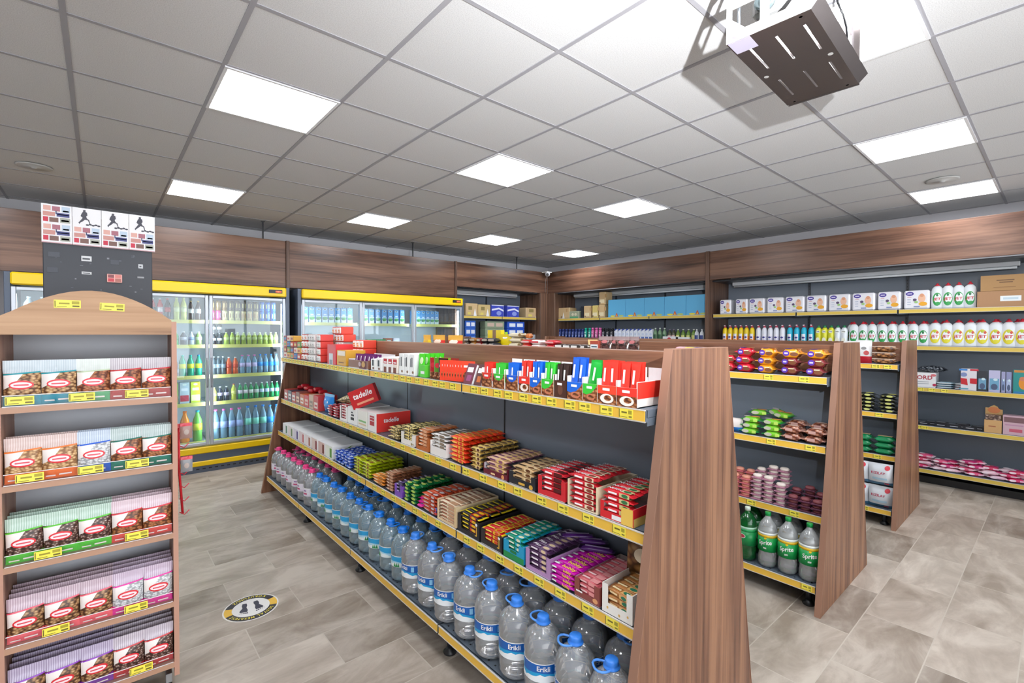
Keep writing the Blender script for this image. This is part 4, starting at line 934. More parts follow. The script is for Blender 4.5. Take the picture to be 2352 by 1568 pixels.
# tilted red display and beige bag lying over the boxes
boxed('confectionery_box', 'carton', 3.22, .20, .05, .13, mt('#c42c30', .35), 'red box with white lettering tipped on its edge over the other boxes', None, fr=GM, z=ZM+.145, dd=.06, front=[('T', 'tadelle', -.0, .085, .040, WHT, .0, .15), ('R', -.06, .07, .02, .035, mt('#e8a080'))], rz=.75, roll=-.38)
put(Proto('snack_bag', 'bag', laid(pouch(.22, .15, .07, [(0, .8, nutty('pale_crisps_in_clear_bag', ('#e8dcb8', '#b8a878', '#5a5238'), 60)), (.8, 1, mt('#9aa090', .3))], seal=.12), .07)), GM, 3.50, .03, ZM+.122, 'clear bag of pale crisps lying over the red bars', None, rz=.4, roll=-.15)
b = pouch(.17, .155, .06, [(0, .86, mt('#2488d8', .3)), (.86, 1, mt('#7ab0d8', .3))], [('E', -.04, .06, .009, .009, WHT), ('E', .02, .09, .009, .009, WHT), ('E', .04, .04, .008, .008, WHT), ('E', -.02, .11, .007, .007, WHT), ('E', -.01, .03, .006, .006, WHT)])
put(Proto('dotted_bag', 'bag', b), GM, 3.93, .03, ZM, 'blue bag with white dots standing between red bars and tan cartons', None, rz=.1)
tt = [('#c03a3c', '#e8d8cc', .125), ('#caa890', '#8a7464', .12), ('#c8343a', '#e0c0b0', .105), ('#c86a3a', '#e8e0d8', .10), ('#8a4a40', '#e8c0a0', .11), ('#b8403a', '#e8e4e0', .095), ('#4a3a4a', '#e0d0d0', .10), ('#b83a34', '#f0e8e0', .10)]
for i, (m, m2, h) in enumerate(tt):
    boxed('small_carton', 'carton', 4.10+.122*i, .112, .16, h, mt(m, .4), 'small %s carton on the middle shelf, %s beyond the blue dotted bag' % (['red', 'tan', 'crimson', 'rust', 'brown', 'brick red', 'plum', 'dark red'][i], ORD[i]), 'small cartons beyond the dotted bag', fr=GM, z=ZM, front=[('R', -.04, .04, .02, .07, mt(m2, .4)), ('R', -.03, .03, .035, .05, mt(m, .4))])
P = Proto('jar_lid_pack', 'packet', flowpack(.11, .07, .04, mt('#c8202c', .35)))
for i in range(7): put(P, GM, 4.16+.12*i, .09, ZM+.1+.012*(i % 3), 'red packet lying on the small cartons, %s from the blue dotted bag' % ORD[i], 'red packets on the small cartons', rz=random.uniform(-.3, .3))

# ================================================================ third shelf
T3 = lambda *a, **k: tray_of(G3, *a, **k)
T3(1.055, .925, Z3, .28, .10, '#f0eee8', '#f0ece6', .035, 'white tray with gold dots touching the end panel', ('#b0763e', '#8a5628', None, '#f0d8a8', '#e0b070', None, '#2a7a5a'), 4, 'gold foil bar in the gold dotted white tray', 'gold foil bars', notch=.62, dh=.021, jit=.12,
   front=[('E', -.04, .02, .004, .005, mt('#d8b060')), ('E', .01, .012, .004, .005, mt('#d8b060')), ('E', .045, .022, .004, .004, mt('#d8b060'))], side=[('E', .05, .03, .004, .005, mt('#d8b060')), ('E', .12, .05, .004, .005, mt('#d8b060')), ('E', .2, .02, .004, .005, mt('#d8b060'))])
put(Proto('foil_bag', 'bag', pouch(.13, .16, .05, [(0, .8, nutty('gold_foil_print', ('#caa468', '#8a6238', '#4a3018'), 25, .15)), (.8, 1, mt('#8a6a40', .2, .6))], [('E', 0, .08, .03, .025, mt('#f0e0c0', .3))], seal=.14)), G3, .995, .15, Z3+.085, 'crumpled gold and brown foil bag standing behind the gold dotted tray', None, rz=.2, tilt=-.1)
T3(1.185, 1.065, Z3, .28, .07, '#8a4640', '#c8b8b4', .022, 'brown tray with pink wrapped bars', ('#c86068', '#b04a54', None, '#f0c8c8', '#e89898', None, None), 4, 'pink bar in the brown tray', 'pink bars in the brown tray', notch=.6, dh=.018, front=[('E', .04, .016, .012, .009, mt('#e0a070')), ('R', -.05, -.02, .02, .026, WHT)])
s, w = sp(1.30, 1.195)
P = Proto('magenta_bar', 'chocolate bar', flowpack(.135, .034, .018, mt('#c818a8', .25), [('T', 'hobby', .02, .017, .019, mt('#f8d83a')), ('R', -.055, -.03, .012, .022, WHT)], [('T', 'hobby', .02, .009, .011, mt('#f8d83a')), ('R', -.055, -.032, .006, .012, WHT)], mt('#a81090', .25)))
bars(P, G3, s, .008, Z3+.001, 4, 7, .036, .019, 'magenta bar lettered in yellow in the loose stack', 'magenta bars', jit=.05, full=True)
P = Proto('purple_packet', 'chocolate bar', flowpack(.15, .04, .02, mt('#5a2a7a', .2), [('R', -.05, .05, .014, .026, mt('#c8b0d8'))], (), mt('#3a1a50', .25)))
for i in range(5): put(P, G3, 1.24+.05*i, .20+.02*(i % 2), Z3+.075+.012*i*(i < 3), 'dark purple packet lying behind the magenta bars, %s one' % ORD[i], 'dark purple packets', rz=.5+.15*i)
T3(1.455, 1.31, Z3, .26, .085, '#b088b8', '#d8c4dc', .018, 'lilac tray of purple bars with a large slanted word on its side', ('#4a2a50', '#3a2040', None, '#f0e8f0', '#8a6a90', 'Piko', '#e0c8a0'), 5, 'dark purple bar in the lilac tray', 'bars in the lilac tray', notch=.7, dh=.021,
   side=[('P', [(0, .0), (.25, .0), (.25, .085), (.12, .05)], mt('#a468b0')), ('T', 'Piko', .10, .048, .045, mt('#3a2040'), .15, .2)])
T3(1.60, 1.465, Z3, .26, .075, '#1a9ac8', '#e8ecec', .042, 'cyan and green tray of green bars', ('#168a6a', '#1298b8', None, '#f0f4e0', '#20a8c8', None, '#e8e8c0'), 5, 'green and cyan bar in the cyan tray', 'bars in the cyan tray', notch=.5, dh=.020, front=[('R', -.066, .066, .0, .026, mt('#1a8a4a')), ('R', -.02, .02, .03, .042, mt('#1a7a40'))])
T3(1.765, 1.61, Z3, .26, .07, '#2a2426', '#dcd8d8', .026, 'black tray with a yellow hook and red and yellow bars, nearer the cyan tray', ('#c8242a', '#e8c81a', None, '#f8e060', '#e8c82a', None, '#d8402a'), 4, 'red and yellow bar in the tray beside the cyan tray', 'red and yellow bars', notch=.62, dh=.02, jit=.06, front=[('R', .055, .06, .02, .055, YEL), ('R', .045, .06, .016, .02, YEL), ('E', .058, .062, .008, .006, WHT)])
T3(1.955, 1.775, Z3, .26, .085, '#222024', '#3a3638', .02, 'black tray with a yellow hook and black and yellow bars, nearer the cream tray', ('#2a2420', '#e0c81a', None, '#f0d82a', '#c8302a', None, '#e8c020'), 5, 'black and yellow bar in the tray beside the cream tray', 'black and yellow bars', notch=.68, dh=.02, jit=.06, front=[('R', .065, .07, .02, .06, YEL), ('R', .055, .07, .016, .02, YEL), ('E', .066, .07, .009, .007, WHT)])
T3(2.145, 1.965, Z3, .27, .105, '#e0c8a0', '#e8d4b4', .012, 'tall cream tray of thin beige sticks', ('#e0cdb0', '#a86a48', None, '#9a4a30', '#c89a78', None, None), 6, 'thin beige stick pack in the tall cream tray', 'beige stick packs', notch=.84, dh=.0175, side=[('P', [(.03, .075), (.05, .085), (.055, .05), (.05, .02), (.045, .02), (.048, .05), (.04, .07)], mt('#9a3a20'))], front=[('R', .07, .085, .0, .1, mt('#dcc090'))])
T3(2.32, 2.15, Z3, .27, .1, '#ffffff', '#ffffff', 0, '', ('#c8502c', '#b83a1c', None, '#d8c8c0', '#a83420', None, '#c8c0c0'), 5, 'rust red packet in the loose stack beside the cream tray', 'rust red packets', has_tray=False, dd=.04, jit=.08, dh=.02)
T3(2.20, 2.15, Z3, .10, .1, '#ffffff', '#ffffff', 0, '', ('#4a78c8', '#3a5ab0', None, '#e05060', '#d84a6a', None, None), 2, 'small blue and red packet squeezed beside the cream tray', 'small blue packets', has_tray=False, dd=.04, jit=.2)
P = Proto('pink_packet', 'candy', flowpack(.07, .05, .018, mt('#e0309a', .25), [('E', 0, .025, .015, .012, mt('#5ab0d8'))]))
for i in range(3): put(P, G3, 2.345, .01+.015*i, Z3+.018*i, 'hot pink packet beside the dark green candies, %s layer' % ORD[i], 'hot pink packets', rz=.3*i)
GRC = Proto('green_candy', 'candy', flowpack(.075, .042, .021, mt('#0f6a34', .22), [('E', .0, .021, .02, .012, mt('#b8d060')), ('E', -.02, .02, .008, .006, mt('#e8e0a0'))], [('E', 0, .0105, .02, .007, mt('#a8c850'))], mt('#0a4a26', .25)))
bars(GRC, G3, 2.44, .006, Z3+.001, 5, 6, .043, .021, 'dark green candy with lime spots', 'dark green candies', nx=2, dx=.08, jit=.15, full=True)
T3(2.625, 2.53, Z3, .24, .07, '#7a4ab8', '#b898d0', .03, 'violet tray of black wrapped candies', ('#2c2a3a', '#3a3450', None, '#c8b8e0', '#5a4a80', None, None), 4, 'black and violet candy in the violet tray', 'candies in the violet tray', notch=.5, dh=.02, jit=.12, side=[('R', 0, .24, .035, .068, mt('#8a58c4'))])
T3(2.76, 2.64, Z3, .25, .1, '#ffffff', '#ffffff', 0, '', ('#a06a4c', '#8a5438', None, '#e8d0b8', '#c89a78', None, None), 6, 'brown wafer bar stacked beside the violet tray', 'brown wafer bars', has_tray=False, dh=.019, jit=.06)
T3(2.95, 2.775, Z3, .25, .1, '#ffffff', '#ffffff', 0, '', ('#e8922c', '#c8782a', None, '#f8e0b0', '#b87a3a', None, None), 3, 'orange wafer bar beside the yellow-green stack', 'orange wafer bars', has_tray=False, dh=.019, jit=.12)
T3(3.27, 2.97, Z3, .27, .1, '#ffffff', '#ffffff', 0, '', ('#c0cc1c', '#a8b818', None, '#5a3a1a', '#d8e03a', None, '#8a4a20'), 5, 'yellow-green packet in the wide loose stack', 'yellow-green packets', has_tray=False, dh=.021, dd=.05, jit=.06, nx=2)
BLC = Proto('blue_candy', 'candy', flowpack(.06, .036, .022, mt('#2a4ab0', .22), [('E', 0, .018, .018, .010, mt('#c8d8f8'))], [('E', 0, .011, .016, .006, mt('#b8c8f0'))], mt('#5a8ae0', .25)))
bars(BLC, G3, 3.45, .008, Z3+.001, 4, 6, .040, .021, 'blue and white candy sachet beside the white cartons', 'blue and white candies', nx=5, dx=.064, jit=.4)
for i in range(8):
    s = 3.72+.165*i
    boxed('white_carton', 'carton', s, .15, .24, .098-.004*(i % 2), mt('#f0f0f0', .45), 'white flat-topped carton on the third shelf, %s from the blue candies' % ORD[i], 'white flat-topped cartons', fr=G3, z=Z3,
          front=[('R', -.07, .07, .0, .094, mt(['#e8ece0', '#d8b8b0', '#e0ccc4', '#efe4e4', '#e8d8dc', '#e0dce8', '#e8e0dc', '#ececec'][i])), ('R', .02, .06, .01, .08, mt(['#5a9a3a', '#7a3a30', '#8a3a48', '#a86a5a', '#c86a70', '#5a4a8a', '#6a8a5a', '#4a7a5a'][i]))],
          side=[('P', [(.06, .03), (.10, .04), (.16, .09), (.12, .075)], mt('#7aa850'))] if i == 0 else ())

# ================================================================ water bottles
PET = clear('water_bottle_plastic', '#ffffff', '#f4f8fb', .25, 1.25, .03, .25, 1.5)
PETB = clear('bluish_bottle_plastic', '#e6f6fd', '#cdeaf6', .27, 1.25, .03, .25, 1.5)
PETG = clear('green_bottle_plastic', '#3cba6a', '#2c9a54', .2, 1.30, .03, .3, 1.2)
def wave_label(r, z0, z1, top, mid, low, seg=28):
    mb = MB(); n = seg
    def ring(f0, f1, m):
        vs = []
        for i in range(n+1):
            a = 2*PI*i/n; vs += [(r*math.cos(a), r*math.sin(a), f0(a)), (r*math.cos(a), r*math.sin(a), f1(a))]
        mb.add(vs, [(2*i, 2*i+2, 2*i+3, 2*i+1) for i in range(n)], m, True)
    H = z1-z0; w1 = lambda a: z0+H*(.30+.09*math.sin(3*a)+.05*math.sin(11*a)); w2 = lambda a: z0+H*(.46+.05*math.sin(3*a+.5)); c0 = lambda a: z0; c1 = lambda a: z1; ct = lambda a: z1-.004
    ring(c0, w1, low); ring(w1, w2, mid); ring(w2, ct, top); ring(ct, c1, WHT)
    return mb
def cyl_fn(r, z, a0=-PI/2): return lambda u, v: ((r+.0006)*math.cos(a0+u/r), (r+.0006)*math.sin(a0+u/r), z+v)
def handle(r, z, reach, m):
    mb = MB(); pts = []
    for k in range(16):
        a = 2*PI*k/16; x = reach*.5+reach*.62*math.cos(a)*(1 if abs(math.cos(a)) < .95 else .95); y = .030*math.sin(a)*(1.0+.35*math.cos(a)); pts.append((x, y, z+.004*math.cos(a)))
    mb.tube(pts, .0042, m, 6, True); return mb
def big_bottle(kind):
    if kind == 'a':
        prof = [(.03, .004), (.055, 0), (.070, .014), (.0745, .03), (.072, .042), (.0755, .055), (.073, .068), (.0755, .08), (.0745, .092), (.0745, .168), (.0765, .178), (.0765, .205), (.073, .225), (.064, .245), (.045, .264), (.026, .277), (.020, .284), (.020, .292)]
        lab = wave_label(.0752, .095, .166, mt('#0f5fb4', .4), mt('#16a0d8', .4), mt('#eef4f8', .4))
        for a in (-PI/2, PI/6, 5*PI/6): lab.text(cyl_fn(.0754, .148, a), 'Erikli', 0, 0, .019, WHT); lab.patch(cyl_fn(.0754, .130, a+.75), -.008, .008, 0, .026, 2, 1, mt('#8ac8ec', .4))
        m = PET; cap = mt('#3a86e8', .35); ch = .284
    elif kind == 'b':
        prof = [(.03, .004), (.05, 0), (.064, .014), (.068, .03), (.0655, .042), (.068, .056), (.066, .07), (.067, .085), (.067, .150), (.069, .16), (.068, .185), (.062, .21), (.048, .235), (.028, .255), (.019, .264), (.019, .272)]
        lab = wave_label(.0680, .088, .150, mt('#2aa0d8', .4), mt('#a8d8ec', .4), mt('#e4eef0', .4))
        for a in (-PI/2-.3, PI/6, 5*PI/6):
            f = cyl_fn(.0682, .09, a)
            for x in (-.012, 0, .012): lab.poly(f, [(x-.007, 0), (x+.007, 0), (x, .026)], mt('#1f8a48', .5))
        m = PETB; cap = mt('#1a7ae0', .35); ch = .264
    else:
        prof = [(.03, .004), (.05, 0), (.064, .014), (.067, .03), (.064, .042), (.067, .056), (.065, .07), (.066, .085), (.066, .150), (.068, .16), (.067, .185), (.061, .21), (.047, .235), (.027, .255), (.019, .264), (.019, .272)]
        lab = wave_label(.0672, .085, .150, mt('#e8e4ee', .4), mt('#eee8f0', .4), mt('#e4dcea', .4))
        for a in (-PI/2, PI/6, 5*PI/6): lab.patch(cyl_fn(.0674, .10, a), -.02, .02, 0, .012, 3, 1, mt('#c84a78', .4)); lab.patch(cyl_fn(.0676, .125, a), -.014, .014, 0, .008, 3, 1, mt('#8a5a9a', .4))
        m = PET; cap = mt('#f0408a', .35); ch = .264
    body = MB(); body.lathe(prof, m, 28); body.v = [tuple(v) for v in body.v]
    cp = MB(); cp.lathe([(.0, ch), (.029, ch), (.029, ch+.004), (.0225, ch+.006), (.0235, ch+.012), (.0235, ch+.024), (.021, ch+.028), (0, ch+.028)], cap, 20)
    return Proto('water_bottle', 'water bottle', body, [('cap', cp, [('handle', handle(.02, ch+.003, .058, mt('#5a9cf0' if kind == 'a' else '#1a7ae0' if kind == 'b' else '#f0509a', .35)))]), ('label', lab)])
BA, BB, BP = big_bottle('a'), big_bottle('b'), big_bottle('p')
ya = [.985, 1.15, 1.315, 1.475, 1.64, 1.81, 1.98, 2.145, 2.315]
rza = [.9, .5, .15, .35, -2.6, -.2, .8, -2.9, .3, 1.6]
for i, y in enumerate(ya):
    put(BA, ('X', 0), y, 1.302+.003*(i % 2), ZB, 'large water bottle with a blue label, front row, %s from the end panel' % ORD[i], 'blue labelled water bottles', rz=[-2.2, -2.4, 2.9, 2.8, 2.7, .3, 2.6, .2, 2.2][i])
    if i < 8: put(BA, ('X', 0), y+.07, 1.47, ZB, 'large clear water bottle with a blue label, rear row, %s from the end panel' % ORD[i], 'rear blue labelled water bottles', rz=i*1.3)
for i in range(10):
    put(BB, ('X', 0), 2.475+.153*i, 1.312, ZB, 'bluish water bottle with green tree label, front row, %s after the clear ones' % ORD[i], 'tree labelled water bottles', rz=[2.6, .1, 2.8, 3.1, .3, -.2, 2.7, .2, 2.9, .4][i])
    if i < 9: put(BB, ('X', 0), 2.40+.153*i, 1.47, ZB, 'bluish water bottle with green tree label, rear row, %s after the clear ones' % ORD[i], 'rear tree labelled water bottles', rz=i*.9)
for i in range(7):
    put(BP, ('X', 0), 4.01+.16*i, 1.305, ZB, 'clear water bottle with pink cap and pale label, front row, %s after the blue caps' % ORD[i], 'pink capped water bottles', rz=[2.4, .2, 2.8, .1, 2.5, .4, 3.0][i])
    if i < 7: put(BP, ('X', 0), 3.93+.16*i, 1.46, ZB, 'clear water bottle with pink cap, rear row, %s after the blue caps' % ORD[i], 'rear pink capped water bottles', rz=i*.9)

# places along the shelves, in metres
solveB = {1280: 6.328, 1282: 6.305, 1284: 6.282, 1285: 6.271, 1286: 6.26, 1288: 6.237, 1290: 6.215, 1292: 6.192, 1294: 6.17, 1296: 6.148, 1298: 6.125, 1300: 6.103, 1302: 6.081, 1303: 6.07, 1304: 6.059, 1306: 6.037, 1308: 6.016, 1310: 5.994, 1312: 5.972, 1314: 5.951, 1316: 5.929, 1318: 5.908, 1320: 5.887, 1321: 5.876, 1322: 5.866, 1324: 5.844, 1326: 5.823, 1328: 5.802, 1330: 5.782, 1332: 5.761, 1334: 5.74, 1336: 5.719, 1338: 5.699, 1340: 5.678, 1342: 5.658, 1344: 5.637, 1345: 5.627, 1346: 5.617, 1348: 5.597, 1350: 5.577, 1352: 5.556, 1354: 5.536, 1356: 5.516, 1358: 5.497, 1360: 5.477, 1361: 5.467, 1362: 5.457, 1364: 5.437, 1366: 5.418, 1367: 5.408, 1368: 5.398, 1370: 5.379, 1372: 5.359, 1374: 5.34, 1376: 5.321, 1378: 5.302, 1380: 5.282, 1382: 5.263, 1383: 5.254, 1384: 5.244, 1385: 5.235, 1386: 5.226, 1388: 5.207, 1390: 5.188, 1392: 5.169, 1394: 5.15, 1396: 5.132, 1398: 5.113, 1400: 5.095, 1402: 5.076, 1404: 5.058, 1405: 5.049, 1406: 5.04, 1408: 5.022, 1410: 5.003, 1412: 4.985, 1414: 4.967, 1416: 4.949, 1418: 4.931, 1420: 4.913, 1422: 4.896, 1424: 4.878, 1426: 4.86, 1428: 4.843, 1430: 4.825, 1432: 4.808, 1434: 4.79, 1436: 4.773, 1438: 4.755, 1440: 4.738, 1442: 4.721, 1444: 4.704, 1446: 4.687, 1448: 4.67, 1450: 4.653, 1452: 4.636, 1454: 4.619, 1456: 4.602, 1458: 4.585, 1460: 4.568, 1462: 4.552, 1464: 4.535, 1465: 4.527, 1466: 4.519, 1468: 4.502, 1470: 4.486, 1472: 4.469, 1474: 4.453, 1476: 4.437, 1478: 4.42, 1480: 4.404, 1482: 4.388, 1484: 4.372, 1486: 4.356, 1488: 4.34, 1490: 4.324, 1492: 4.308, 1494: 4.292, 1496: 4.277, 1498: 4.261, 1500: 4.245, 1502: 4.23, 1503: 4.222, 1504: 4.214, 1506: 4.198, 1508: 4.183, 1510: 4.167, 1512: 4.152, 1514: 4.137, 1516: 4.121, 1517: 4.114, 1518: 4.106, 1520: 4.091, 1522: 4.076, 1524: 4.061, 1526: 4.046, 1528: 4.031, 1530: 4.016, 1532: 4.001, 1534: 3.986, 1536: 3.971, 1538: 3.956, 1540: 3.942, 1542: 3.927, 1544: 3.912, 1545: 3.905, 1546: 3.898, 1548: 3.883, 1550: 3.869, 1552: 3.854, 1554: 3.84, 1555: 3.833, 1556: 3.825, 1558: 3.811, 1560: 3.797, 1562: 3.782, 1564: 3.768, 1566: 3.754, 1568: 3.74, 1570: 3.726, 1572: 3.712, 1574: 3.698, 1576: 3.684, 1578: 3.67, 1580: 3.656, 1582: 3.642, 1584: 3.628, 1586: 3.615, 1588: 3.601, 1590: 3.587, 1591: 3.58, 1592: 3.574, 1594: 3.56, 1596: 3.547, 1598: 3.533, 1600: 3.52, 1602: 3.506, 1604: 3.493, 1606: 3.479, 1608: 3.466, 1610: 3.453, 1612: 3.44, 1614: 3.426, 1616: 3.413, 1618: 3.4, 1620: 3.387, 1638: 3.271, 1665: 3.102, 1879: 1.96, 1893: 1.896, 1908: 1.828, 1923: 1.761, 1938: 1.696, 1960: 1.602, 1981: 1.514, 2002: 1.429, 2026: 1.334, 2048: 1.249, 2072: 1.158, 2097: 1.066, 2120: 0.984, 2125: 0.966, 2128: 0.956, 2142: 0.907, 2145: 0.897, 2147: 0.89, 2165: 0.829, 2173: 0.802, 2180: 0.778, 2182: 0.772, 2195: 0.729, 2200: 0.713, 2213: 0.671, 2225: 0.632, 2228: 0.623, 2232: 0.61, 2248: 0.56, 2250: 0.554, 2256: 0.536, 2270: 0.493, 2273: 0.484, 2280: 0.463, 2286: 0.445, 2300: 0.403, 2302: 0.397, 2312: 0.368, 2313: 0.365, 2316: 0.356, 2322: 0.339, 2326: 0.327, 2344: 0.276, 2347: 0.268, 2352: 0.254}
solveG = {1204: 3.545, 1206: 3.532, 1212: 3.493, 1228: 3.393, 1242: 3.307, 1262: 3.189, 1285: 3.059, 1286: 3.054, 1296: 2.999, 1303: 2.961, 1321: 2.867, 1338: 2.78, 1345: 2.745, 1350: 2.72, 1352: 2.711, 1354: 2.701, 1361: 2.667, 1367: 2.638, 1368: 2.633, 1378: 2.586, 1383: 2.563, 1384: 2.558, 1385: 2.554, 1386: 2.549, 1404: 2.467, 1405: 2.463, 1406: 2.458, 1414: 2.423, 1424: 2.379, 1432: 2.345, 1444: 2.294, 1460: 2.228, 1465: 2.208, 1488: 2.117, 1494: 2.094, 1503: 2.059, 1517: 2.007, 1524: 1.981, 1536: 1.937, 1545: 1.905, 1548: 1.894, 1555: 1.869, 1560: 1.852, 1580: 1.783, 1591: 1.746, 1598: 1.723, 1600: 1.717, 1610: 1.684, 1620: 1.652, 1638: 1.595}
solveA = {1068: 4.649, 1079: 4.748, 1092: 4.867, 1096: 4.904, 1114: 5.073, 1158: 5.507, 1165: 5.579, 1204: 5.994, 1206: 6.016, 1212: 6.083, 1228: 6.263, 1242: 6.425}
# ================================================================ middle gondola, near end
def lathed(name, cat, prof, m, seg=18, mz=None, parts=(), extra=None, sy=1.):
    mb = MB(); mb.lathe(prof, m, seg, mz=mz)
    if extra: extra(mb)
    if sy != 1.: mb.v = [(x, y*sy, z) for x, y, z in mb.v]
    return Proto(name, cat, mb, parts)
F2T, F2M, F23, F2B = ('X', 3.20), ('X', 3.20), ('X', 3.165), ('X', 3.055)
def croissant(col):
    return Proto('croissant_pack', 'pastry pack', flowpack(.128, .085, .055, mt(col, .25), [('E', -.02, .04, .022, .026, mt('#5a3aa8', .3)), ('E', .03, .04, .025, .022, mt('#c88a4a', .4))],
        [('E', -.022, .029, .018, .017, mt('#5a3aa8', .3)), ('R', -.032, -.012, .024, .034, mt('#c8c0e8')), ('E', .022, .024, .022, .012, mt('#7a4a30', .4)), ('R', -.0, .03, .036, .042, mt('#e8d8b0'))], mt(col, .3), crimp=.02))
CR, CO, CM = croissant('#d02438'), croissant('#e89a20'), croissant('#7a2c30')
cols = [(1.385, [CR, CR, CR], 'red'), (1.25, [CO, CO, CO], 'orange'), (1.11, [CM, CM, CO], 'maroon'), (.97, [CM, CM, CO], 'maroon')]
nm = {id(CR): 'red', id(CO): 'orange', id(CM): 'maroon'}
for c, (s, ps, _) in enumerate(cols):
    for l, P in enumerate(ps):
        for rr in range(2):
            if rr == 1 and l < 2: continue
            put(P, F2T, s+random.uniform(-.008, .008)+.03*rr, .008+.1*rr, 1.326+.052*l, '%s croissant pack, %s column from the near gondola, %s layer%s' % (nm[id(P)], ORD[c], ORD[l], '' if rr == 0 else ', back row'), 'croissant packs', rz=random.uniform(-.12, .12))
put(CR, F2T, 1.50, .01, 1.326, 'red croissant pack half hidden by the near gondola, lower', 'croissant packs'); put(CR, F2T, 1.50, .03, 1.378, 'red croissant pack half hidden by the near gondola, upper', 'croissant packs', rz=.2)
GB2 = Proto('green_snack_pack', 'snack pack', flowpack(.125, .085, .038, mt('#78c032', .25), [('E', .02, .04, .03, .02, mt('#e8963a')), ('E', -.03, .04, .02, .02, mt('#b8b0a8'))], [('E', -.02, .020, .022, .011, mt('#b8b8a8')), ('R', .02, .045, .01, .028, mt('#b8dc60'))], mt('#1a8a3a', .3), crimp=.018))
for c, s in enumerate((1.34, 1.205)):
    for l in range(3):
        put(GB2, F2M, s+random.uniform(-.006, .006), .01, .921+.038*l, 'green snack pack on the middle gondola, %s column, %s layer' % (('farther', 'nearer')[c], ORD[l]), 'green snack packs', rz=random.uniform(-.1, .1))
    put(GB2, F2M, s-.02, .10, .921+.114, 'green snack pack lying on top at the back, %s column' % ('farther', 'nearer')[c], 'green snack packs', rz=.3-.5*c)
put(GB2, F2M, 1.235, .12, .921+.12, 'green snack pack tilted across the others at the back', 'green snack packs', rz=-.4, roll=.25)
put(Proto('blue_snack_pack', 'snack pack', pouch(.09, .09, .05, [(0, .35, mt('#2a78c8', .3)), (.35, 1, mt('#d8d0cc', .3))])), F2M, 1.44, .02, .921, 'white and blue snack pack at the hidden edge of the green packs', None)
CK = nutty('chocolate_cookies_in_film', ('#e8cfc0', '#a8684c', '#5a2c22'), 40, .2)
CKP = Proto('cookie_pack', 'cookie pack', flowpack(.125, .09, .045, CK, [('E', 0, .045, .03, .02, mt('#e8c8b8', .3))], [('R', -.03, .01, .015, .032, mt('#c8a098', .3))], mt('#b88878', .3), crimp=.015))
for c, s in enumerate((1.098, .969)):
    for l in range(2 if c == 0 else 2):
        for rr in range(2): put(CKP, F2M, s+random.uniform(-.004, .004), .01+.11*rr, .921+.045*l+.02*rr, 'brown cookie pack, %s column, %s layer, %s row' % (('farther', 'nearer')[c], ('lower', 'upper')[l], ('front', 'back')[rr]), 'brown cookie packs', rz=random.uniform(-.08, .08))
def cake(dome, film):
    mb = MB(); mb.box(-.034, .034, 0, .065, 0, .0015, mt(film, .3)); mb.box(-.030, .030, .004, .061, .0015, .006, mt(film, .3), .002)
    pr = [(.024, .006), (.027, .012), (.026, .019), (.020, .024), (.010, .0262), (0, .0266)]
    k = MB(); k.lathe(pr, mt(dome, .5), 14); k.v = [(x*1.02, y*.85+.0325, z) for x, y, z in k.v]; mb.merge(k); return Proto('cake_pack', 'cake', mb)
KW, KR, KM = cake('#e8ddd4', '#b8849a'), cake('#e09a84', '#c8707a'), cake('#8a4a50', '#6a3a50')
for c, (s, P, n, n2, nmx) in enumerate([(1.425, KR, 5, 6, 'peach'), (1.355, KR, 5, 6, 'peach'), (1.285, KW, 6, 7, 'white'), (1.215, KW, 6, 8, 'white'), (1.145, KW, 5, 8, 'white'), (1.075, KM, 3, 4, 'maroon'), (1.005, KM, 3, 5, 'maroon'), (.94, KM, 3, 4, 'maroon')]):
    for rr, q in ((0, n), (1, n2)):
        for l in range(q):
            if rr == 1 and l < n-1: continue
            put(P, F23, s+random.uniform(-.003, .003), .01+.072*rr, .516+.0272*l, '%s domed cake pack, %s column from the near gondola, %s row, %s layer' % (nmx, ORD[c], ('front', 'back')[rr], ORD[l]), 'small domed cake packs', rz=random.uniform(-.06, .06))
def soda(body, cap, green):
    mb = MB(); pr = [(.03, .004), (.044, 0), (.054, .02), (.052, .06), (.049, .085), (.0545, .10), (.0545, .215), (.053, .232), (.045, .258), (.028, .283), (.0155, .300), (.0145, .314)]
    mb.lathe(pr, body, 24)
    cp = MB(); cp.lathe([(0, .308), (.0165, .308), (.0168, .327), (.015, .330), (0, .330)], cap, 16)
    lb = MB(); r = .0550
    lb.lathe([(r, .098), (r, .185)], mt('#12984a' if not green else '#128a48', .35), 26); lb.lathe([(r+.0002, .185), (r+.0002, .200)], mt('#e0b828' if not green else '#1a9a54', .35), 26); lb.lathe([(r, .200), (r, .2145)], mt('#e8f0ec' if not green else '#a8d8bc', .35), 26)
    for a in (-PI/2, PI/6, 5*PI/6):
        f = cyl_fn(r+.0004, .155, a)
        if green: lb.ell(f, 0, 0, .022, .014, mt('#d8e8e0', .4)); lb.ell(cyl_fn(r+.0008, .155, a), 0, 0, .018, .011, mt('#b83a48', .4))
        else: lb.poly(f, [(-.034, .03), (.030, .03), (.034, .052), (-.034, .052)][:0] or [(-.045, .030), (0, .022), (.045, .030), (.045, .032), (-.045, .032)], mt('#e0b828', .35)); lb.text(cyl_fn(r+.0012, .155, a), 'Sprite', 0, 0, .026, WHT, .12, .12, .9); lb.ell(cyl_fn(r+.001, .155, a), .004, .026, .007, .006, mt('#f0d020', .4)); lb.patch(cyl_fn(r+.001, .122, a), -.008, .010, 0, .003, 2, 1, WHT); lb.patch(cyl_fn(r+.001, .117, a), -.008, .010, 0, .003, 2, 1, WHT)
    return Proto('soda_bottle', 'soda bottle', mb, [('cap', cp), ('label', lb)])
SO = soda(PET, mt('#10984a', .35), False); SG = soda(PETG, mt('#d8e8dc', .35), True)
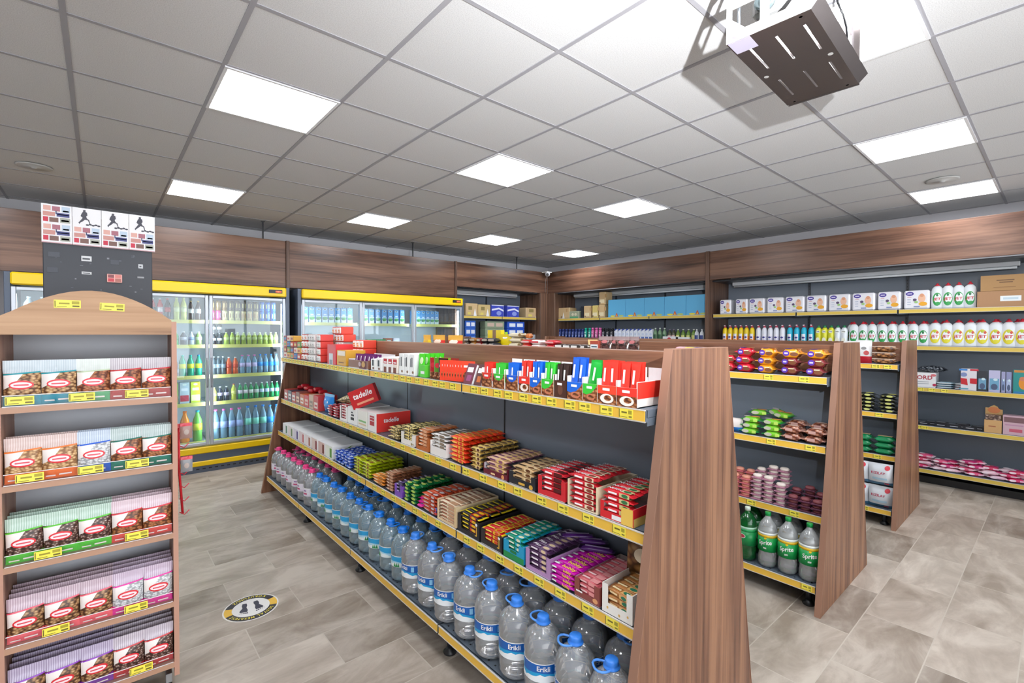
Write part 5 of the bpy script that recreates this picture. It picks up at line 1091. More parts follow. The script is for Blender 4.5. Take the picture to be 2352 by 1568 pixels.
for i, y in enumerate((.955, 1.07, 1.185)):
    put(SO, ('X', 0), y, 3.125, .1465, 'clear soda bottle with green label and white lettering, %s' % ('nearest the end panel', 'middle of three', 'beside the green bottle')[i], 'clear soda bottles', rz=[.3, .15, .05][i])
    put(SO, ('X', 0), y+.015, 3.26, .1465, 'clear soda bottle in the rear row, %s from the end panel' % ORD[i], 'rear soda bottles', rz=1.)
put(SG, ('X', 0), 1.305, 3.12, .1465, 'green soda bottle half hidden by the near gondola, front', None, rz=-.2); put(SG, ('X', 0), 1.325, 3.26, .1465, 'green soda bottle standing behind the other green one', None, rz=.4)
put(SG, ('X', 0), 1.42, 3.12, .1465, 'green soda bottle fully behind the near gondola edge', None)

# tall stock on the middle gondola seen over the first gondola's header
def overpack(px0, px1, h, d, cols, lab, kind='f'):
    pass
def laybag(w, d, t, bands, ds=()): return laid(pouch(w, d, t, bands, ds, seal=.1, nu=6), t)
def upbag(s, w, h, bands, ds, lab, d=.05, rz=0, g=None): put(Proto('snack_bag', 'bag', pouch(w, h, .06, bands, ds)), F2T, s, d, 1.326, lab, g, rz=rz)
boxes = [(4.551, '#3a2a26', .17, 'dark brown biscuit pack pile', 'f'), (4.431, '#a8702c', .18, 'golden brown biscuit pack', 'f'), (4.314, '#8a2a2c', .18, 'dark red biscuit pack', 'f'), (4.201, '#1c1c22', .175, 'black biscuit pack', 'f'), (4.085, '#3a3a40', .17, 'black and silver biscuit pack', 'f')]
for i, (s, c, h, lab, k) in enumerate(boxes):
    for l in range(4): put(Proto('biscuit_pack', 'biscuit pack', flowpack(.13, .11, .048, mt(c, .3), [('R', -.04, .04, .03, .08, mt('#c8b8a8', .3))], [('R', -.04, .04, .015, .035, mt('#b8a898', .3))])) if l == 0 else PB, F2T, s, .02, 1.326+.048*l, '%s, %s layer, far half of the middle gondola' % (lab, ORD[l]), 'biscuit packs', rz=random.uniform(-.3, .3)); PB = PB if l > 0 else Proto('biscuit_pack', 'biscuit pack', flowpack(.13, .11, .048, mt(c, .3), [('R', -.04, .04, .03, .08, mt('#c8b8a8', .3))], [('R', -.04, .04, .015, .035, mt('#b8a898', .3))]))
FAR1 = ('X', 1.735)
for y, w, c, c2, lab in ((3.02, .10, '#e8c41c', '#d8a81c', 'yellow snack bag showing over the first header beside the red one'), (2.86, .15, '#d82c28', '#f0d8c0', 'red snack bag showing over the first header, next to the yellow one'), (2.66, .17, '#d4302c', '#f4e8d8', 'red snack bag showing over the first header, nearer the camera')):
    put(Proto('snack_bag', 'bag', pouch(w, .235, .06, [(0, .85, mt(c, .3)), (.85, 1, mt('#e8b040', .3))], [('E', 0, .19, w*.3, .016, mt(c2, .4)), ('E', 0, .12, w*.3, .03, mt(c2, .4))])), FAR1, y, .03, 1.326, lab, 'snack bags showing over the first header')
s = 4.201
put(Proto('yellow_carton', 'carton', carton(.24, .05, .28, mt('#ead01c', .4), [('R', -.03, .03, .18, .28, mt('#8a6a50')), ('R', -.1, .1, .10, .12, mt('#c8a81c'))])), F2T, s, .16, 1.326, 'tall yellow carton with a brown notch beyond the header', None)
put(Proto('yellow_bag', 'bag', pouch(.20, .235, .06, [(0, 1, mt('#e6cc18', .3))], [('E', .0, .2, .04, .015, mt('#e8e8e8'))])), F2T, 3.986, .12, 1.326, 'small yellow bag beside the tall yellow carton', None)
put(Proto('yellow_bag', 'bag', pouch(.05, .26, .05, [(0, 1, mt('#a8d83a', .3))])), F2T, 4.031, .17, 1.326, 'lime coloured bag corner behind the small yellow bag', None)
P = Proto('beige_biscuit_pack', 'biscuit pack', flowpack(.22, .12, .05, mt('#c8b898', .3), [('R', -.08, .08, .04, .08, mt('#8a7a5a'))], [('R', -.08, .06, .02, .038, mt('#e8dcc0')), ('E', .09, .03, .02, .016, mt('#8a6a3a'))], mt('#a08a60', .3)))
for l in range(5): put(P, F2T, 3.714-.03*(l % 2), .03, 1.326+.05*l, 'beige biscuit pack, %s layer of the tallest pile beyond the header' % ORD[l], 'beige biscuit packs', rz=random.uniform(-.1, .1))
P = Proto('orange_bag_end', 'biscuit pack', flowpack(.08, .08, .05, mt('#b8703a', .3)))
for l in range(2): put(P, F2T, 3.547, .03+.04*l, 1.326+.13+.065*l, 'orange-brown pack beside the beige pile, %s' % ('lower', 'upper')[l], None, rz=.4)
for n, (px, c, c2, lab, nl) in enumerate([(1206, '#c8302e', '#d8b8b0', 'red and white', 4), (1228, '#e8dcd8', '#c83a48', 'white and red', 4), (1262, '#c8202e', '#e0a0a0', 'bright red', 4)]):
    P = Proto('biscuit_pack', 'biscuit pack', flowpack(.15, .11, .046, mt(c, .3), [('R', -.05, .05, .03, .08, mt(c2))], [('R', -.06, .05, .016, .032, mt(c2))]))
    for l in range(nl): put(P, F2T, solveG[px], .02, 1.326+.046*l, '%s biscuit pack beyond the header, %s layer' % (lab, ORD[l]), '%s biscuit packs' % lab, rz=random.uniform(-.12, .12))
P = Proto('dark_bar_pack', 'biscuit pack', flowpack(.15, .09, .038, mt('#3a302c', .3), [], [('R', -.05, .02, .01, .028, mt('#e0dcd8'))], mt('#d8d4d0', .3)))
for i, px in enumerate((1285, 1303, 1321, 1338)):
    for l in range(4): put(P, F2T, solveG[px], .02, 1.326+.037*l, 'black and white bar pack, %s pile beyond the header, %s layer' % (ORD[i], ORD[l]), 'black and white bar packs', rz=random.uniform(-.15, .15))
upbag(solveG[1352], .10, .195, [(0, 1, mt('#e8c888', .35))], [('E', 0, .15, .035, .03, mt('#f0dca0'))], 'pale yellow round-topped bag beyond the header', rz=.1)
boxed('small_carton', 'carton', solveG[1367], .09, .10, .185, mt('#a84a3a', .4), 'small carton with red top and pale base beyond the header', None, fr=F2T, z=1.326, front=[('R', -.04, .04, .12, .155, mt('#d8e0e4')), ('R', -.03, .03, .13, .14, mt('#3a4a54'))])
BRB = [(0, .86, nutty('chocolate_wafers_in_film', ('#8a6a60', '#5a3a34', '#2a1a18'), 35, .2)), (.86, 1, mt('#9a8484', .25))]
PBR = Proto('chocolate_wafer_bag', 'bag', pouch(.13, .225, .05, BRB, [('E', .0, .18, .03, .014, mt('#b8686a')), ('E', .02, .13, .02, .014, mt('#4a2a28'))]))
for i, px in enumerate((1385, 1404, 1424, 1444)): put(PBR, F2T, solveG[px], .03+.02*(i % 2), 1.326, 'brown chocolate wafer bag standing beyond the header, %s of four from the pale bag' % ORD[i], 'chocolate wafer bags', rz=.1*(-1)**i)
for i, (px, c, lab) in enumerate(((1560, '#d8a0a8', 'pale pink'), (1580, '#d8c83a', 'yellow'), (1600, '#6a3a9a', 'purple'), (1620, '#8a5ab0', 'lilac'), (1638, '#5a2a8a', 'violet'))):
    for l in range(4): put(Proto('snack_pack', 'snack pack', flowpack(.12, .09, .04, mt(c, .3), [('R', -.03, .03, .03, .06, WHT)])) if l == 0 else PS_, F2T, solveG[px], .03, 1.326+.038*l, '%s snack pack just showing over the header, %s layer' % (lab, ORD[l]), '%s snack packs' % lab); PS_ = PS_ if l > 0 else Proto('snack_pack', 'snack pack', flowpack(.12, .09, .04, mt(c, .3), [('R', -.03, .03, .03, .06, WHT)]))

# ================================================================ far gondola, near end
F3T, F3M, F33, F3B = ('X', 5.0), ('X', 5.0), ('X', 4.965), ('X', 4.86)
NB = nutty('roasted_nuts_in_clear_tub', ('#d8a878', '#a8703f', '#4a2c1c'), 45, .3)
P = Proto('nut_tub', 'nut tub', flowpack(.17, .12, .05, NB, (), [('R', -.08, .08, .040, .046, mt('#c8b8a8', .3))], mt('#8a6a50')))
for l in range(3): put(P, F3T, 1.0, .01, 1.326+.052*l, 'clear pack of roasted nuts on the farthest gondola, %s layer' % ORD[l], 'roasted nut packs')
upbag(0, .1, .1, [(0, 1, WHT)], [], 'x') if 0 else None
put(Proto('snack_bag', 'bag', pouch(.11, .20, .05, [(0, .3, mt('#b82030', .3)), (.3, 1, mt('#dcdcdc', .3))], [('E', 0, .13, .02, .012, mt('#8a8a8a')), ('E', .02, .09, .02, .02, mt('#b84a4a'))])), F3T, 1.145, .03, 1.326, 'white and red snack bag at the hidden edge of the farthest gondola top', None)
put(Proto('snack_bag', 'bag', pouch(.10, .19, .05, [(0, .3, mt('#9a1c2c', .3)), (.3, 1, mt('#d8dad8', .3))])), F3T, 1.25, .03, 1.326, 'second white and red snack bag further along the farthest gondola', None)
P = Proto('seed_pack', 'snack pack', flowpack(.14, .10, .032, mt('#23261f', .25), [('E', .02, .05, .03, .03, mt('#c8c86a'))], [('E', .015, .016, .022, .009, mt('#c8cc78')), ('E', -.03, .016, .01, .006, mt('#6a6a3a'))], mt('#1a1c18', .3)))
for c, s in enumerate((1.12, .975)):
    for l in range(5): put(P, F3M, s+random.uniform(-.006, .006), .01, .916+.031*l, 'black and lime seed pack, %s column, %s layer' % (('hidden side', 'end panel')[c], ORD[l]), 'black and lime seed packs', rz=random.uniform(-.08, .08))
P = Proto('green_pack', 'snack pack', flowpack(.15, .11, .05, mt('#0f7a48', .25), [('R', -.05, .05, .03, .08, mt('#b8a878'))], [('R', -.05, .04, .018, .034, mt('#2a9a64'))], mt('#0a5a34', .3)))
for c, s in enumerate((1.135, .982)):
    for l in range(3): put(P, F33, s, .01, .566+.05*l, 'dark green pack on the farthest gondola, %s column, %s layer' % (('hidden side', 'end panel')[c], ORD[l]), 'dark green packs')
kz = pouch(.165, .175, .08, [(0, .14, mt('#3a6a8a', .35)), (.14, 1, mt('#cfd4da', .4))], [('T', 'KIZILAY', -.01, .10, .020, mt('#b83a58')), ('E', .05, .145, .018, .018, mt('#c8283a')), ('R', -.05, .05, .045, .062, mt('#a8c8dc')), ('R', .03, .06, .01, .02, mt('#c83a4a'))], seal=.08)
P = Proto('white_bag', 'bag', kz)
for c, s in enumerate((1.15, .985)):
    for l in range(2): put(P, F3B, s, .012, .143+.186*l, 'white bag with red lettering on the lowest shelf, %s, %s' % (('hidden side', 'next to the end panel')[c], ('lower', 'upper')[l]), 'white lettered bags', roll=.012*(-1)**l)

# ================================================================ stock on the right wall
WB = ('X', 6.57); AN = 'the wooden divider'
DG = [('E', -.055, .165, .034, .022, mt('#4a3a94')), ('R', -.075, -.036, .160, .170, mt('#dcd8ee')), ('R', -.075, -.04, .125, .13, mt('#c88a8a')), ('R', -.075, -.045, .10, .105, mt('#8a9ab8')), ('R', -.075, -.045, .075, .08, mt('#8a9ab8')), ('R', -.075, -.045, .05, .055, mt('#8a9ab8')),
      ('E', .045, .115, .030, .045, mt('#e8b89a')), ('E', .045, .145, .018, .018, mt('#d89a78')), ('E', .055, .055, .035, .022, mt('#e8a82c')), ('E', -.012, .10, .016, .014, mt('#5a4a6a')), ('E', .0, .075, .015, .012, mt('#9ac878')), ('R', -.02, .03, .022, .034, mt('#7a8ab8'))]
for i, (a, c) in enumerate([(3.176, 3.011), (2.963, 2.789), (2.783, 2.572), (2.550, 2.346), (2.335, 2.107), (2.097, 1.873), (1.859, 1.631), (1.623, 1.397), (1.385, 1.169), (1.154, 0.931)]):
    s, w = sp(a, c, .012); k = w/.21
    ds = [tuple([d[0], d[1]*k]+([d[2], d[3]*k, d[4], d[5]] if d[0] == 'E' else [d[2]*k, d[3], d[4], d[5]])) for d in DG]
    put(Proto('diaper_pack', 'diaper pack', pouch(w, .205, .16, [(0, 1, mt('#e9e9ee', .4))], ds, seal=.03, nu=10, seed=i)) if 0 else Proto('diaper_pack', 'diaper pack', carton(w, .18, .20, mt('#e6e6ec', .4), ds, b=.014)), WB, s, .01, 1.846, 'white diaper pack with a purple oval and baby picture, %s from %s' % (ORD[i], AN), 'diaper packs', rz=.08 if i in (0, 3) else -.03)
def det(h, r, body, cap, leaf, fruit):
    pr = [(.0, 0), (r*.92, 0), (r, .012), (r*1.0, h*.35), (r*.93, h*.5), (r*.98, h*.66), (r*.9, h*.78), (r*.6, h*.86), (r*.42, h*.885), (r*.40, h*.90)]
    mb = MB(); mb.lathe(pr, mt(body, .35), 20); mb.v = [(x, y*.55, z) for x, y, z in mb.v]
    cp = MB(); cp.lathe([(r*.42, h*.89), (r*.42, h*.93), (r*.22, h*.94), (r*.2, h*.985), (r*.1, h), (0, h)], mt(cap, .35), 14)
    lb = MB()
    def f(k): return lambda u, v: (u, -r*.56*math.sqrt(max(0, 1-(u/(r*1.06))**2))-.0008-.0006*k, v)
    lb.ell(f(0), 0, h*.37, r*.74, h*.26, mt(leaf, .4)); lb.ell(f(1), .004, h*.40, r*.58, h*.18, mt('#e8eef0', .4)); lb.ell(f(2), r*.1, h*.20, r*.45, h*.07, mt(leaf if fruit is None else '#d8d030', .4))
    if fruit: lb.ell(f(3), r*.35, h*.52, r*.18, h*.05, mt(fruit, .4)); lb.ell(f(2), 0, h*.56, r*.2, h*.05, mt('#b8c838', .4))
    else: lb.ell(f(2), 0, h*.53, r*.2, h*.05, mt('#2a7a4a', .4))
    lb.text(f(4), 'JET', 0, h*.38, h*.10, mt('#c8283a', .4), 0, .1, 1.1)
    return Proto('detergent_bottle', 'detergent', mb, [('cap', cp), ('label', lb)])
DG1, DG2 = det(.265, .0485, '#dfe4e8', '#c8283a', '#2a9a4a', None), det(.275, .055, '#dfe4e8', '#c8283a', '#d8c82a', '#c8503a')
for i in range(4): put(DG1, WB, 0.880-(0.880-0.632)/3*i, .05, 1.846, 'white detergent bottle with green leaf label on the top shelf, %s from the diapers' % ORD[i], 'green labelled detergent on the top shelf', rz=.1)
BX = mt('#a8805c', .6)
boxed('cardboard_box', 'box', 0.576-.30, .60, .30, .155, BX, 'plain brown cardboard box with a white sticker on the top shelf', None, fr=WB, z=1.846, dd=.0, front=[('R', -.14, -.0, .055, .105, mt('#dfe6ea')), ('R', -.12, -.02, .07, .09, mt('#b8ccd8'))])
boxed('cardboard_box', 'box', 0.554-.29, .58, .30, .15, mt('#a88254', .6), 'upper cardboard box with faint print and an orange end', None, fr=WB, z=2.003, dd=.0, front=[('P', [(.05, 0), (.29, 0), (.29, .15), (.01, .15)], mt('#b8602c', .6)), ('R', -.18, -.06, .095, .105, mt('#6a4a2c')), ('R', -.16, -.07, .075, .085, mt('#6a4a2c')), ('R', -.2, -.05, .03, .036, mt('#8a643c'))])
def spray(body, low, cap='#b83a54'):
    pr = [(0, 0), (.030, 0), (.033, .008), (.033, .15), (.030, .175), (.022, .195), (.014, .205)]
    def mz(z): return mt(low, .35) if z < .09 else mt(body, .35)
    pr = [(0, 0), (.030, 0), (.033, .008), (.033, .09), (.033, .091), (.033, .15), (.030, .175), (.022, .195), (.014, .205)]
    mb = MB(); mb.lathe(pr, None, 14, mz=mz)
    f = lambda u, v: (.0336*math.cos(-PI/2+u/.0336), .0336*math.sin(-PI/2+u/.0336), v)
    mb.patch(f, -.022, .022, .02, .12, 4, 2, mt('#e6e4ec', .4)); f2 = lambda u, v: (.0342*math.cos(-PI/2+u/.0342), .0342*math.sin(-PI/2+u/.0342), v)
    mb.ell(f2, 0, .075, .017, .012, mt('#3a3a8a', .4)); mb.ell(f2, .002, .04, .016, .012, mt(low, .4))
    cp = MB(); cp.lathe([(.017, .203), (.017, .215), (.010, .22), (.010, .235), (0, .238)], mt(cap, .35), 12); cp.box(-.008, .008, -.03, .0, .222, .236, mt('#e8d8dc', .35), .003)
    return Proto('cleaner_bottle', 'cleaner', mb, [('cap', cp)])
A, Bc, C_ = spray('#e8cc1c', '#e8902c'), spray('#dfe2ec', '#c8c8e0'), spray('#1ab0d0', '#3aa8c8')
x0 = 3.108; dx = (3.108-2.743)/5
for i in range(6): put(A, WB, x0-dx*i, .05, 1.456, 'yellow cleaner bottle, %s from %s' % (ORD[i], AN), 'yellow cleaner bottles')
x0 = 2.660; dx = (2.660-2.366)/4
for i in range(5): put(Bc, WB, x0-dx*i, .05, 1.456, 'white cleaner bottle with blue print, %s after the yellow ones' % ORD[i], 'white cleaner bottles')
x0 = 2.280; dx = (2.280-2.040)/3
for i in range(4): put(C_, WB, x0-dx*i, .05, 1.456, 'turquoise cleaner bottle, %s after the white ones' % ORD[i], 'turquoise cleaner bottles')
cf = [('E', 0, .15, .020, .016, mt('#e8ece8')), ('R', -.016, .016, .147, .153, mt('#2a3a34')), ('E', 0, .05, .02, .03, mt('#e8e8d8')), ('R', -.01, .012, .03, .04, mt('#c88a3a'))]
for i, px in enumerate((1879, 1893, 1908, 1923, 1938)):
    P = lathed('cream_cleaner', 'cleaner', [(0, 0), (.034, 0), (.036, .01), (.032, .06), (.036, .12), (.034, .17), (.02, .195), (.014, .20)], mt('#d8d83a' if i < 3 else '#dfe6ea', .35), 16, extra=lambda mb: decals(mb, lambda u, v: (u, -.037, v), cf), parts=[('cap', (lambda c: (c.lathe([(.016, .198), (.016, .222), (0, .225)], mt('#1a7a4a' if 1 else '', .35), 12), c)[1])(MB()))])
    put(P, WB, solveB[px], .05, 1.456, '%s cream cleaner bottle with a round logo, %s after the turquoise ones' % ('yellow-green' if i < 3 else 'white', ORD[i]), 'cream cleaner bottles')
for i, px in enumerate((1960, 1981, 2002, 2026, 2048, 2072, 2097, 2120)): put(DG1, WB, solveB[px], .05, 1.456, 'white detergent bottle with green leaf label on the second shelf, %s of eight' % ORD[i], 'green labelled detergent')
for i, px in enumerate((2147, 2173, 2200, 2228, 2256, 2286, 2316, 2347)): put(DG2, WB, solveB[px], .05, 1.456, 'white detergent bottle with yellow fruit label, %s after the green labels' % ORD[i], 'yellow labelled detergent')
for i in range(14): put(DG1 if i < 8 else DG2, WB, solveB[1960]-.135*i+.05, .16, 1.456, 'white detergent bottle in the rear row, %s counted from the cream cleaners' % ORD[i], 'rear detergent bottles')
# third shelf
s, w = sp(1.041, 0.873)
boxed('white_carton', 'box', s, w, .2, .155, mt('#dfe0e2', .45), 'white carton with large dark red capitals on the third wall shelf', None, fr=WB, z=1.021, front=[('T', 'ÇORD', -.025, .105, .042, mt('#a8283a')), ('E', .065, .13, .022, .014, mt('#c86a70')), ('R', -.06, .03, .055, .062, mt('#9aa0a8')), ('R', -.06, .03, .035, .042, mt('#9aa0a8')), ('E', .075, .03, .016, .014, mt('#a8284a'))])
put(Proto('clear_bag', 'bag', laid(pouch(.24, .2, .07, [(0, 1, nutty('clear_film_over_dark_goods', ('#c8ccd0', '#5a6068', '#23262c'), 45, .15))]), .07)), WB, s-.06, .02, 1.178, 'crumpled clear bag lying on the white lettered carton', None, rz=.2)
for i in range(6):
    put(Proto('wipes_pack', 'pack', flowpack(.15, .16, .022, mt(['#7a98a8', '#a88a90', '#6a8898', '#b89a9c', '#8aa4b0', '#9aa0a8'][i], .3), (), [('R', -.06, .05, .006, .014, mt('#c8d0d4'))])), WB, 0.805-.0-.14*(i % 2), .02, 1.021+.022*(i//2), 'flat grey-blue pack, %s layer of the %s low pile' % (ORD[i//2], ('farther', 'nearer')[i % 2]), 'flat packs on the third wall shelf', rz=random.uniform(-.2, .2))
s, w = sp(0.684, 0.566)
boxed('card_box', 'box', s, w, .08, .215, mt('#d8d6dc', .45), 'pale box with two red squares on its front', None, fr=WB, z=1.021, front=[('R', -.07, -.01, .195, .213, mt('#3a80c8')), ('R', .01, .07, .195, .213, mt('#c83040')), ('E', -.035, .155, .024, .022, mt('#7a8ab8')), ('P', [(-.055, .06), (-.005, .05), (-.012, .115), (-.06, .12)], mt('#c02430')), ('P', [(.01, .07), (.06, .065), (.06, .12), (.01, .12)], mt('#c02430')), ('R', -.07, 0, .01, .02, mt('#5aa0b8'))])
for i, (a, c, m, m2, h, lab) in enumerate(((2248, 2270, '#33363e', '#6a9ab8', .20, 'dark card with a blue lower picture'), (2273, 2300, '#b8b8d8', '#6aa0c0', .21, 'pale blue picture book, nearer the dark card'), (2302, 2312, '#9a9cc0', '#7a90b8', .20, 'pale blue picture book edge, middle'), (2313, 2326, '#8a90b8', '#a8b8d8', .20, 'pale blue picture book beside the orange one'))):
    s, w = sp(solveB[a], solveB[c]); boxed('picture_book', 'book', s, w, .03+.0*i, h, mt(m, .35), lab, 'picture books', fr=WB, z=1.021, front=[('R', -w*.42, w*.42, .02, h*.62, mt(m2)), ('E', 0, .05, w*.3, .03, mt('#4a5a78')), ('E', w*.1, .12, w*.2, .012, mt('#c8e0e8'))])
s, w = sp(0.319, 0.254-.06); boxed('picture_book', 'book', s, w, .05, .225, mt('#2a8a88', .35), 'teal and orange picture book', 'picture books', fr=WB, z=1.021, front=[('R', -w*.45, w*.5, .20, .222, mt('#c8803a')), ('E', 0.01, .10, .035, .06, mt('#d88a2a')), ('E', 0, .14, .02, .02, mt('#c87a5a')), ('R', -w*.45, w*.45, .005, .02, mt('#2a7ab8'))])
# fourth shelf
for i, px in enumerate((2125, 2142, 2165, 2180, 2195, 2213, 2232, 2250)):
    boxed('small_black_box', 'box', solveB[px], .10, .09, .028+.008*(i % 3), mt('#1d1f26', .4), 'small black box on the fourth wall shelf, %s from the far side' % ORD[i], 'small black boxes', fr=WB, z=.621, dd=.03+.03*(i % 2), top=[('R', -.04, .03, .02, .06, mt('#9a9ea8'))], front=[('R', -.03, .03, .014, .020, mt('#b8bac0'))])
s, w = sp(0.508, 0.385)
mb = MB(); mb.box(-w/2, w/2, 0, .10, 0, .125, mt('#c8a06c', .5)); mb.prism([(-w/2, .12), (w/2, .12), (w/2, .225), (w*.3, .225), (w*.2, .25), (0, .265), (-w*.2, .25), (-w*.3, .235), (-w/2, .235)], .08, .10, mt('#c09a64', .5))
for q in [('E', 0, .215, .045, .03, mt('#c87a4a')), ('R', -.03, .02, .06, .07, mt('#a86a4a'))]: decals(mb, (lambda u, v: (u, .079, v)) if q[0] == 'E' else (lambda u, v: (u, -.001, v)), [q])
mb.box(-w*.45, w*.45, .004, .078, .12, .175, nutty('small_packets_print', ('#e8dcd0', '#8a7060', '#4a3a38'), 50))
put(Proto('display_carton', 'display box', mb), WB, s, .005, .621, 'tan display carton with an arched back card', None)
s, w = sp(0.380, 0.254-.02)
boxed('pink_carton', 'box', s, w, .12, .185, mt('#c8a8b4', .45), 'pale pink carton with a dark pictured top half', None, fr=WB, z=.621, front=[('R', -w*.45, w*.5, .12, .17, mt('#7a5a60')), ('R', -w*.2, w*.4, .03, .06, mt('#c05a70')), ('R', -w*.4, w*.45, .09, .10, mt('#b88aa8'))])
# bottom shelf: pink packs
PKc = ['#d83a70', '#e8c8d4', '#d03a64', '#e05a84', '#dcb8cc', '#c83a78']
pks = [Proto('pink_pack', 'pack', flowpack(.155, .115, .036, mt(c, .3), [('E', -.03, .06, .025, .03, mt('#f0e4ec')), ('E', .04, .06, .02, .02, mt('#b83a88'))], [('E', -.03, .02, .025, .010, mt('#f0dce6')), ('R', .02, .06, .012, .026, mt('#e8b8cc'))], mt('#e8d0dc', .3), crimp=.02)) for c in PKc]
pil = [(2120, 3, 0), (2128, 4, 0), (2165, 3, 1), (2182, 3, 4), (2195, 2, 1), (2225, 4, 2), (2248, 4, 3), (2280, 3, 0), (2300, 2, 4), (2322, 3, 5), (2344, 3, 0)]
for i, (px, n, c) in enumerate(pil):
    for l in range(n): put(pks[(c+l) % 6], WB, solveB[px], .02+.05*((i+l) % 2), .166+.036*l, '%s pack, bottom wall shelf, %s pile from the farthest gondola, %s layer' % (['hot pink', 'white and pink', 'deep pink', 'rose pink', 'pale pink', 'magenta'][(c+l) % 6], ORD[i], ORD[l]), 'pink packs on the bottom wall shelf', rz=random.uniform(-.35, .35), roll=random.uniform(-.03, .03))

# ---------------------------------------------------------------- right wall, between divider and corner
BLU = mt('#5fb0dc', .45); AC2 = 'the divider'
cx = [1610, 1580, 1548, 1517, 1488, 1460, 1432, 1406]
for i in range(8):
    w = .352; s = 3.50+.358*i
    if s > 5.02 + 1.2: continue
    ds = []
    for q, o in ((-.08, '#e8d83a'), (.09, '#b8c86a')): ds += [('E', q, .018, .05, .014, mt(o))]
    ds += [('P', [(-.03, .01), (.03, .01), (.012, .055), (0, .075), (-.012, .055)], mt('#c8523a')), ('P', [(-.015, .012), (.015, .012), (0, .05)], mt('#e8b83a')), ('R', -.045, .045, .0, .012, mt('#8a9aa0'))]
    if s-w/2 < 5.05: boxed('blue_carton', 'box', s, .19 if 0 else w, .25, .295, BLU, 'light blue carton with red print at its foot, %s from %s' % (ORD[i], AC2), 'light blue cartons', fr=WB, z=1.846, front=ds)
TAN = mt('#c8a878', .5)
for i, (px, z, h, lab) in enumerate(((1296, 1.846, .20, 'tan pack with a white figure print nearest the corner'), (1350, 1.846, .215, 'tan pack, middle of the shelf'), (1368, 1.846, .215, 'yellowish tan pack next to the blue cartons'), (1383, 1.846, .22, 'lower tan pack touching the blue cartons'), (1384, 2.068, .22, 'upper tan pack touching the blue cartons'))):
    boxed('paper_pack', 'pack', solveB[px], (.30, .16, .13, .13, .14)[i], .2, h, mt('#c8ac80' if i != 2 else '#d0bc70', .5), lab, 'tan paper packs', fr=WB, z=z, front=[('P', [(-.03, 0), (.03, 0), (0, .12)], mt('#e8e8e4')) if i == 0 else ('R', -.05, .05, .03, .09, mt('#e0d4b0')), ('R', -.06, -.03, .02, .04, mt('#5a4a3a')), ('R', .06, .1, .12, .18, mt('#b89464'))], b=.01)
boxed('paper_pack', 'pack', 5.887, .24, .2, .13, mt('#98a088', .5), 'low grey-green pack beside the corner tan pack', None, fr=WB, z=1.846, front=[('R', -.1, .1, .0, .03, mt('#4a9a6a')), ('E', -.03, .07, .03, .025, mt('#d0ccb0')), ('E', .04, .07, .03, .025, mt('#d0ccb0'))], b=.01)
boxed('dark_box', 'box', 5.688, .05, .2, .21, mt('#23262c', .5), 'narrow dark box standing between tan packs', None, fr=WB, z=1.846)
def aero(c, c2, h=.19, r=.026, cap=None):
    mb = MB(); mb.lathe([(0, 0), (r, 0), (r, h*.78), (r*.9, h*.8)], mt(c, .3), 14); mb.lathe([(r*.96, h*.80), (r*.96, h*.97), (r*.7, h), (0, h)], mt(cap or c, .35), 14)
    f = lambda u, v: ((r+.0006)*math.cos(-PI/2+u/r), (r+.0006)*math.sin(-PI/2+u/r), v)
    mb.ell(f, 0, h*.35, r*.7, h*.13, mt(c2, .4)); mb.ell(f, 0, h*.6, r*.5, h*.06, mt(c2, .4)); return Proto('deodorant_can', 'deodorant', mb)
def pxs(a, b_, n): return [a+(b_-a)*i/(n-1) for i in range(n)]
def sB(px):  # along the wall shelf, interpolated in the table
    a = int(px)//2*2; return solveB[a]+(solveB[a+2]-solveB[a])*(px-a)/2
for nme, c, c2, a, b_, n, h, cap in (('navy', '#24387a', '#8a9ad0', 1286, 1338, 8, .19, None), ('teal', '#18a890', '#d0f0e8', 1345, 1354, 2, .205, None), ('pink', '#d868a8', '#f0b8d8', 1361, 1378, 3, .21, None), ('black', '#23232c', '#b8b8c0', 1386, 1405, 3, .20, '#101014')):
    P = aero(c, c2, h, .028, cap)
    for i, px in enumerate(pxs(a, b_, n)): put(P, WB, sB(px), .04, 1.461, '%s deodorant can on the shelf below the cartons, %s of the %s ones' % (nme, ORD[i], nme), '%s deodorant cans' % nme)
mb = MB(); mb.box(-.034, .034, 0, .045, 0, .14, mt('#e2e8f4', .35), .008); mb.prism([(-.034, .135), (.034, .135), (.034, .185), (-.02, .155), (-.034, .145)], .002, .043, mt('#dfe6f2', .35)); mb.box(-.03, .0, .01, .035, .15, .19, mt('#3a50a8', .35), .004)
decals(mb, lambda u, v: (u, -.001, v), [('R', -.026, .026, .03, .06, mt('#5a74b8')), ('E', 0, .10, .02, .02, mt('#c8d4ec'))]); P = Proto('shower_gel_bottle', 'shower gel', mb)
for i, px in enumerate(pxs(1414, 1494, 10)): put(P, WB, sB(px), .03, 1.461, 'white bottle with a blue slanted cap, %s of ten below the blue cartons' % ORD[i], 'white slanted cap bottles')
def olive(c, h, cap, lab): 
    mb = MB(); mb.lathe([(0, 0), (.03, 0), (.032, .01), (.032, h*.6), (.024, h*.75), (.011, h*.85), (.011, h*.92)], mt(c, .15), 14); mb.lathe([(.013, h*.92), (.013, h), (0, h)], mt(cap), 10)
    f = lambda u, v: (.0326*math.cos(-PI/2+u/.0326), .0326*math.sin(-PI/2+u/.0326), v); mb.patch(f, -.03, .03, h*.15, h*.5, 5, 1, mt(lab, .45)); return Proto('lotion_bottle', 'lotion bottle', mb)
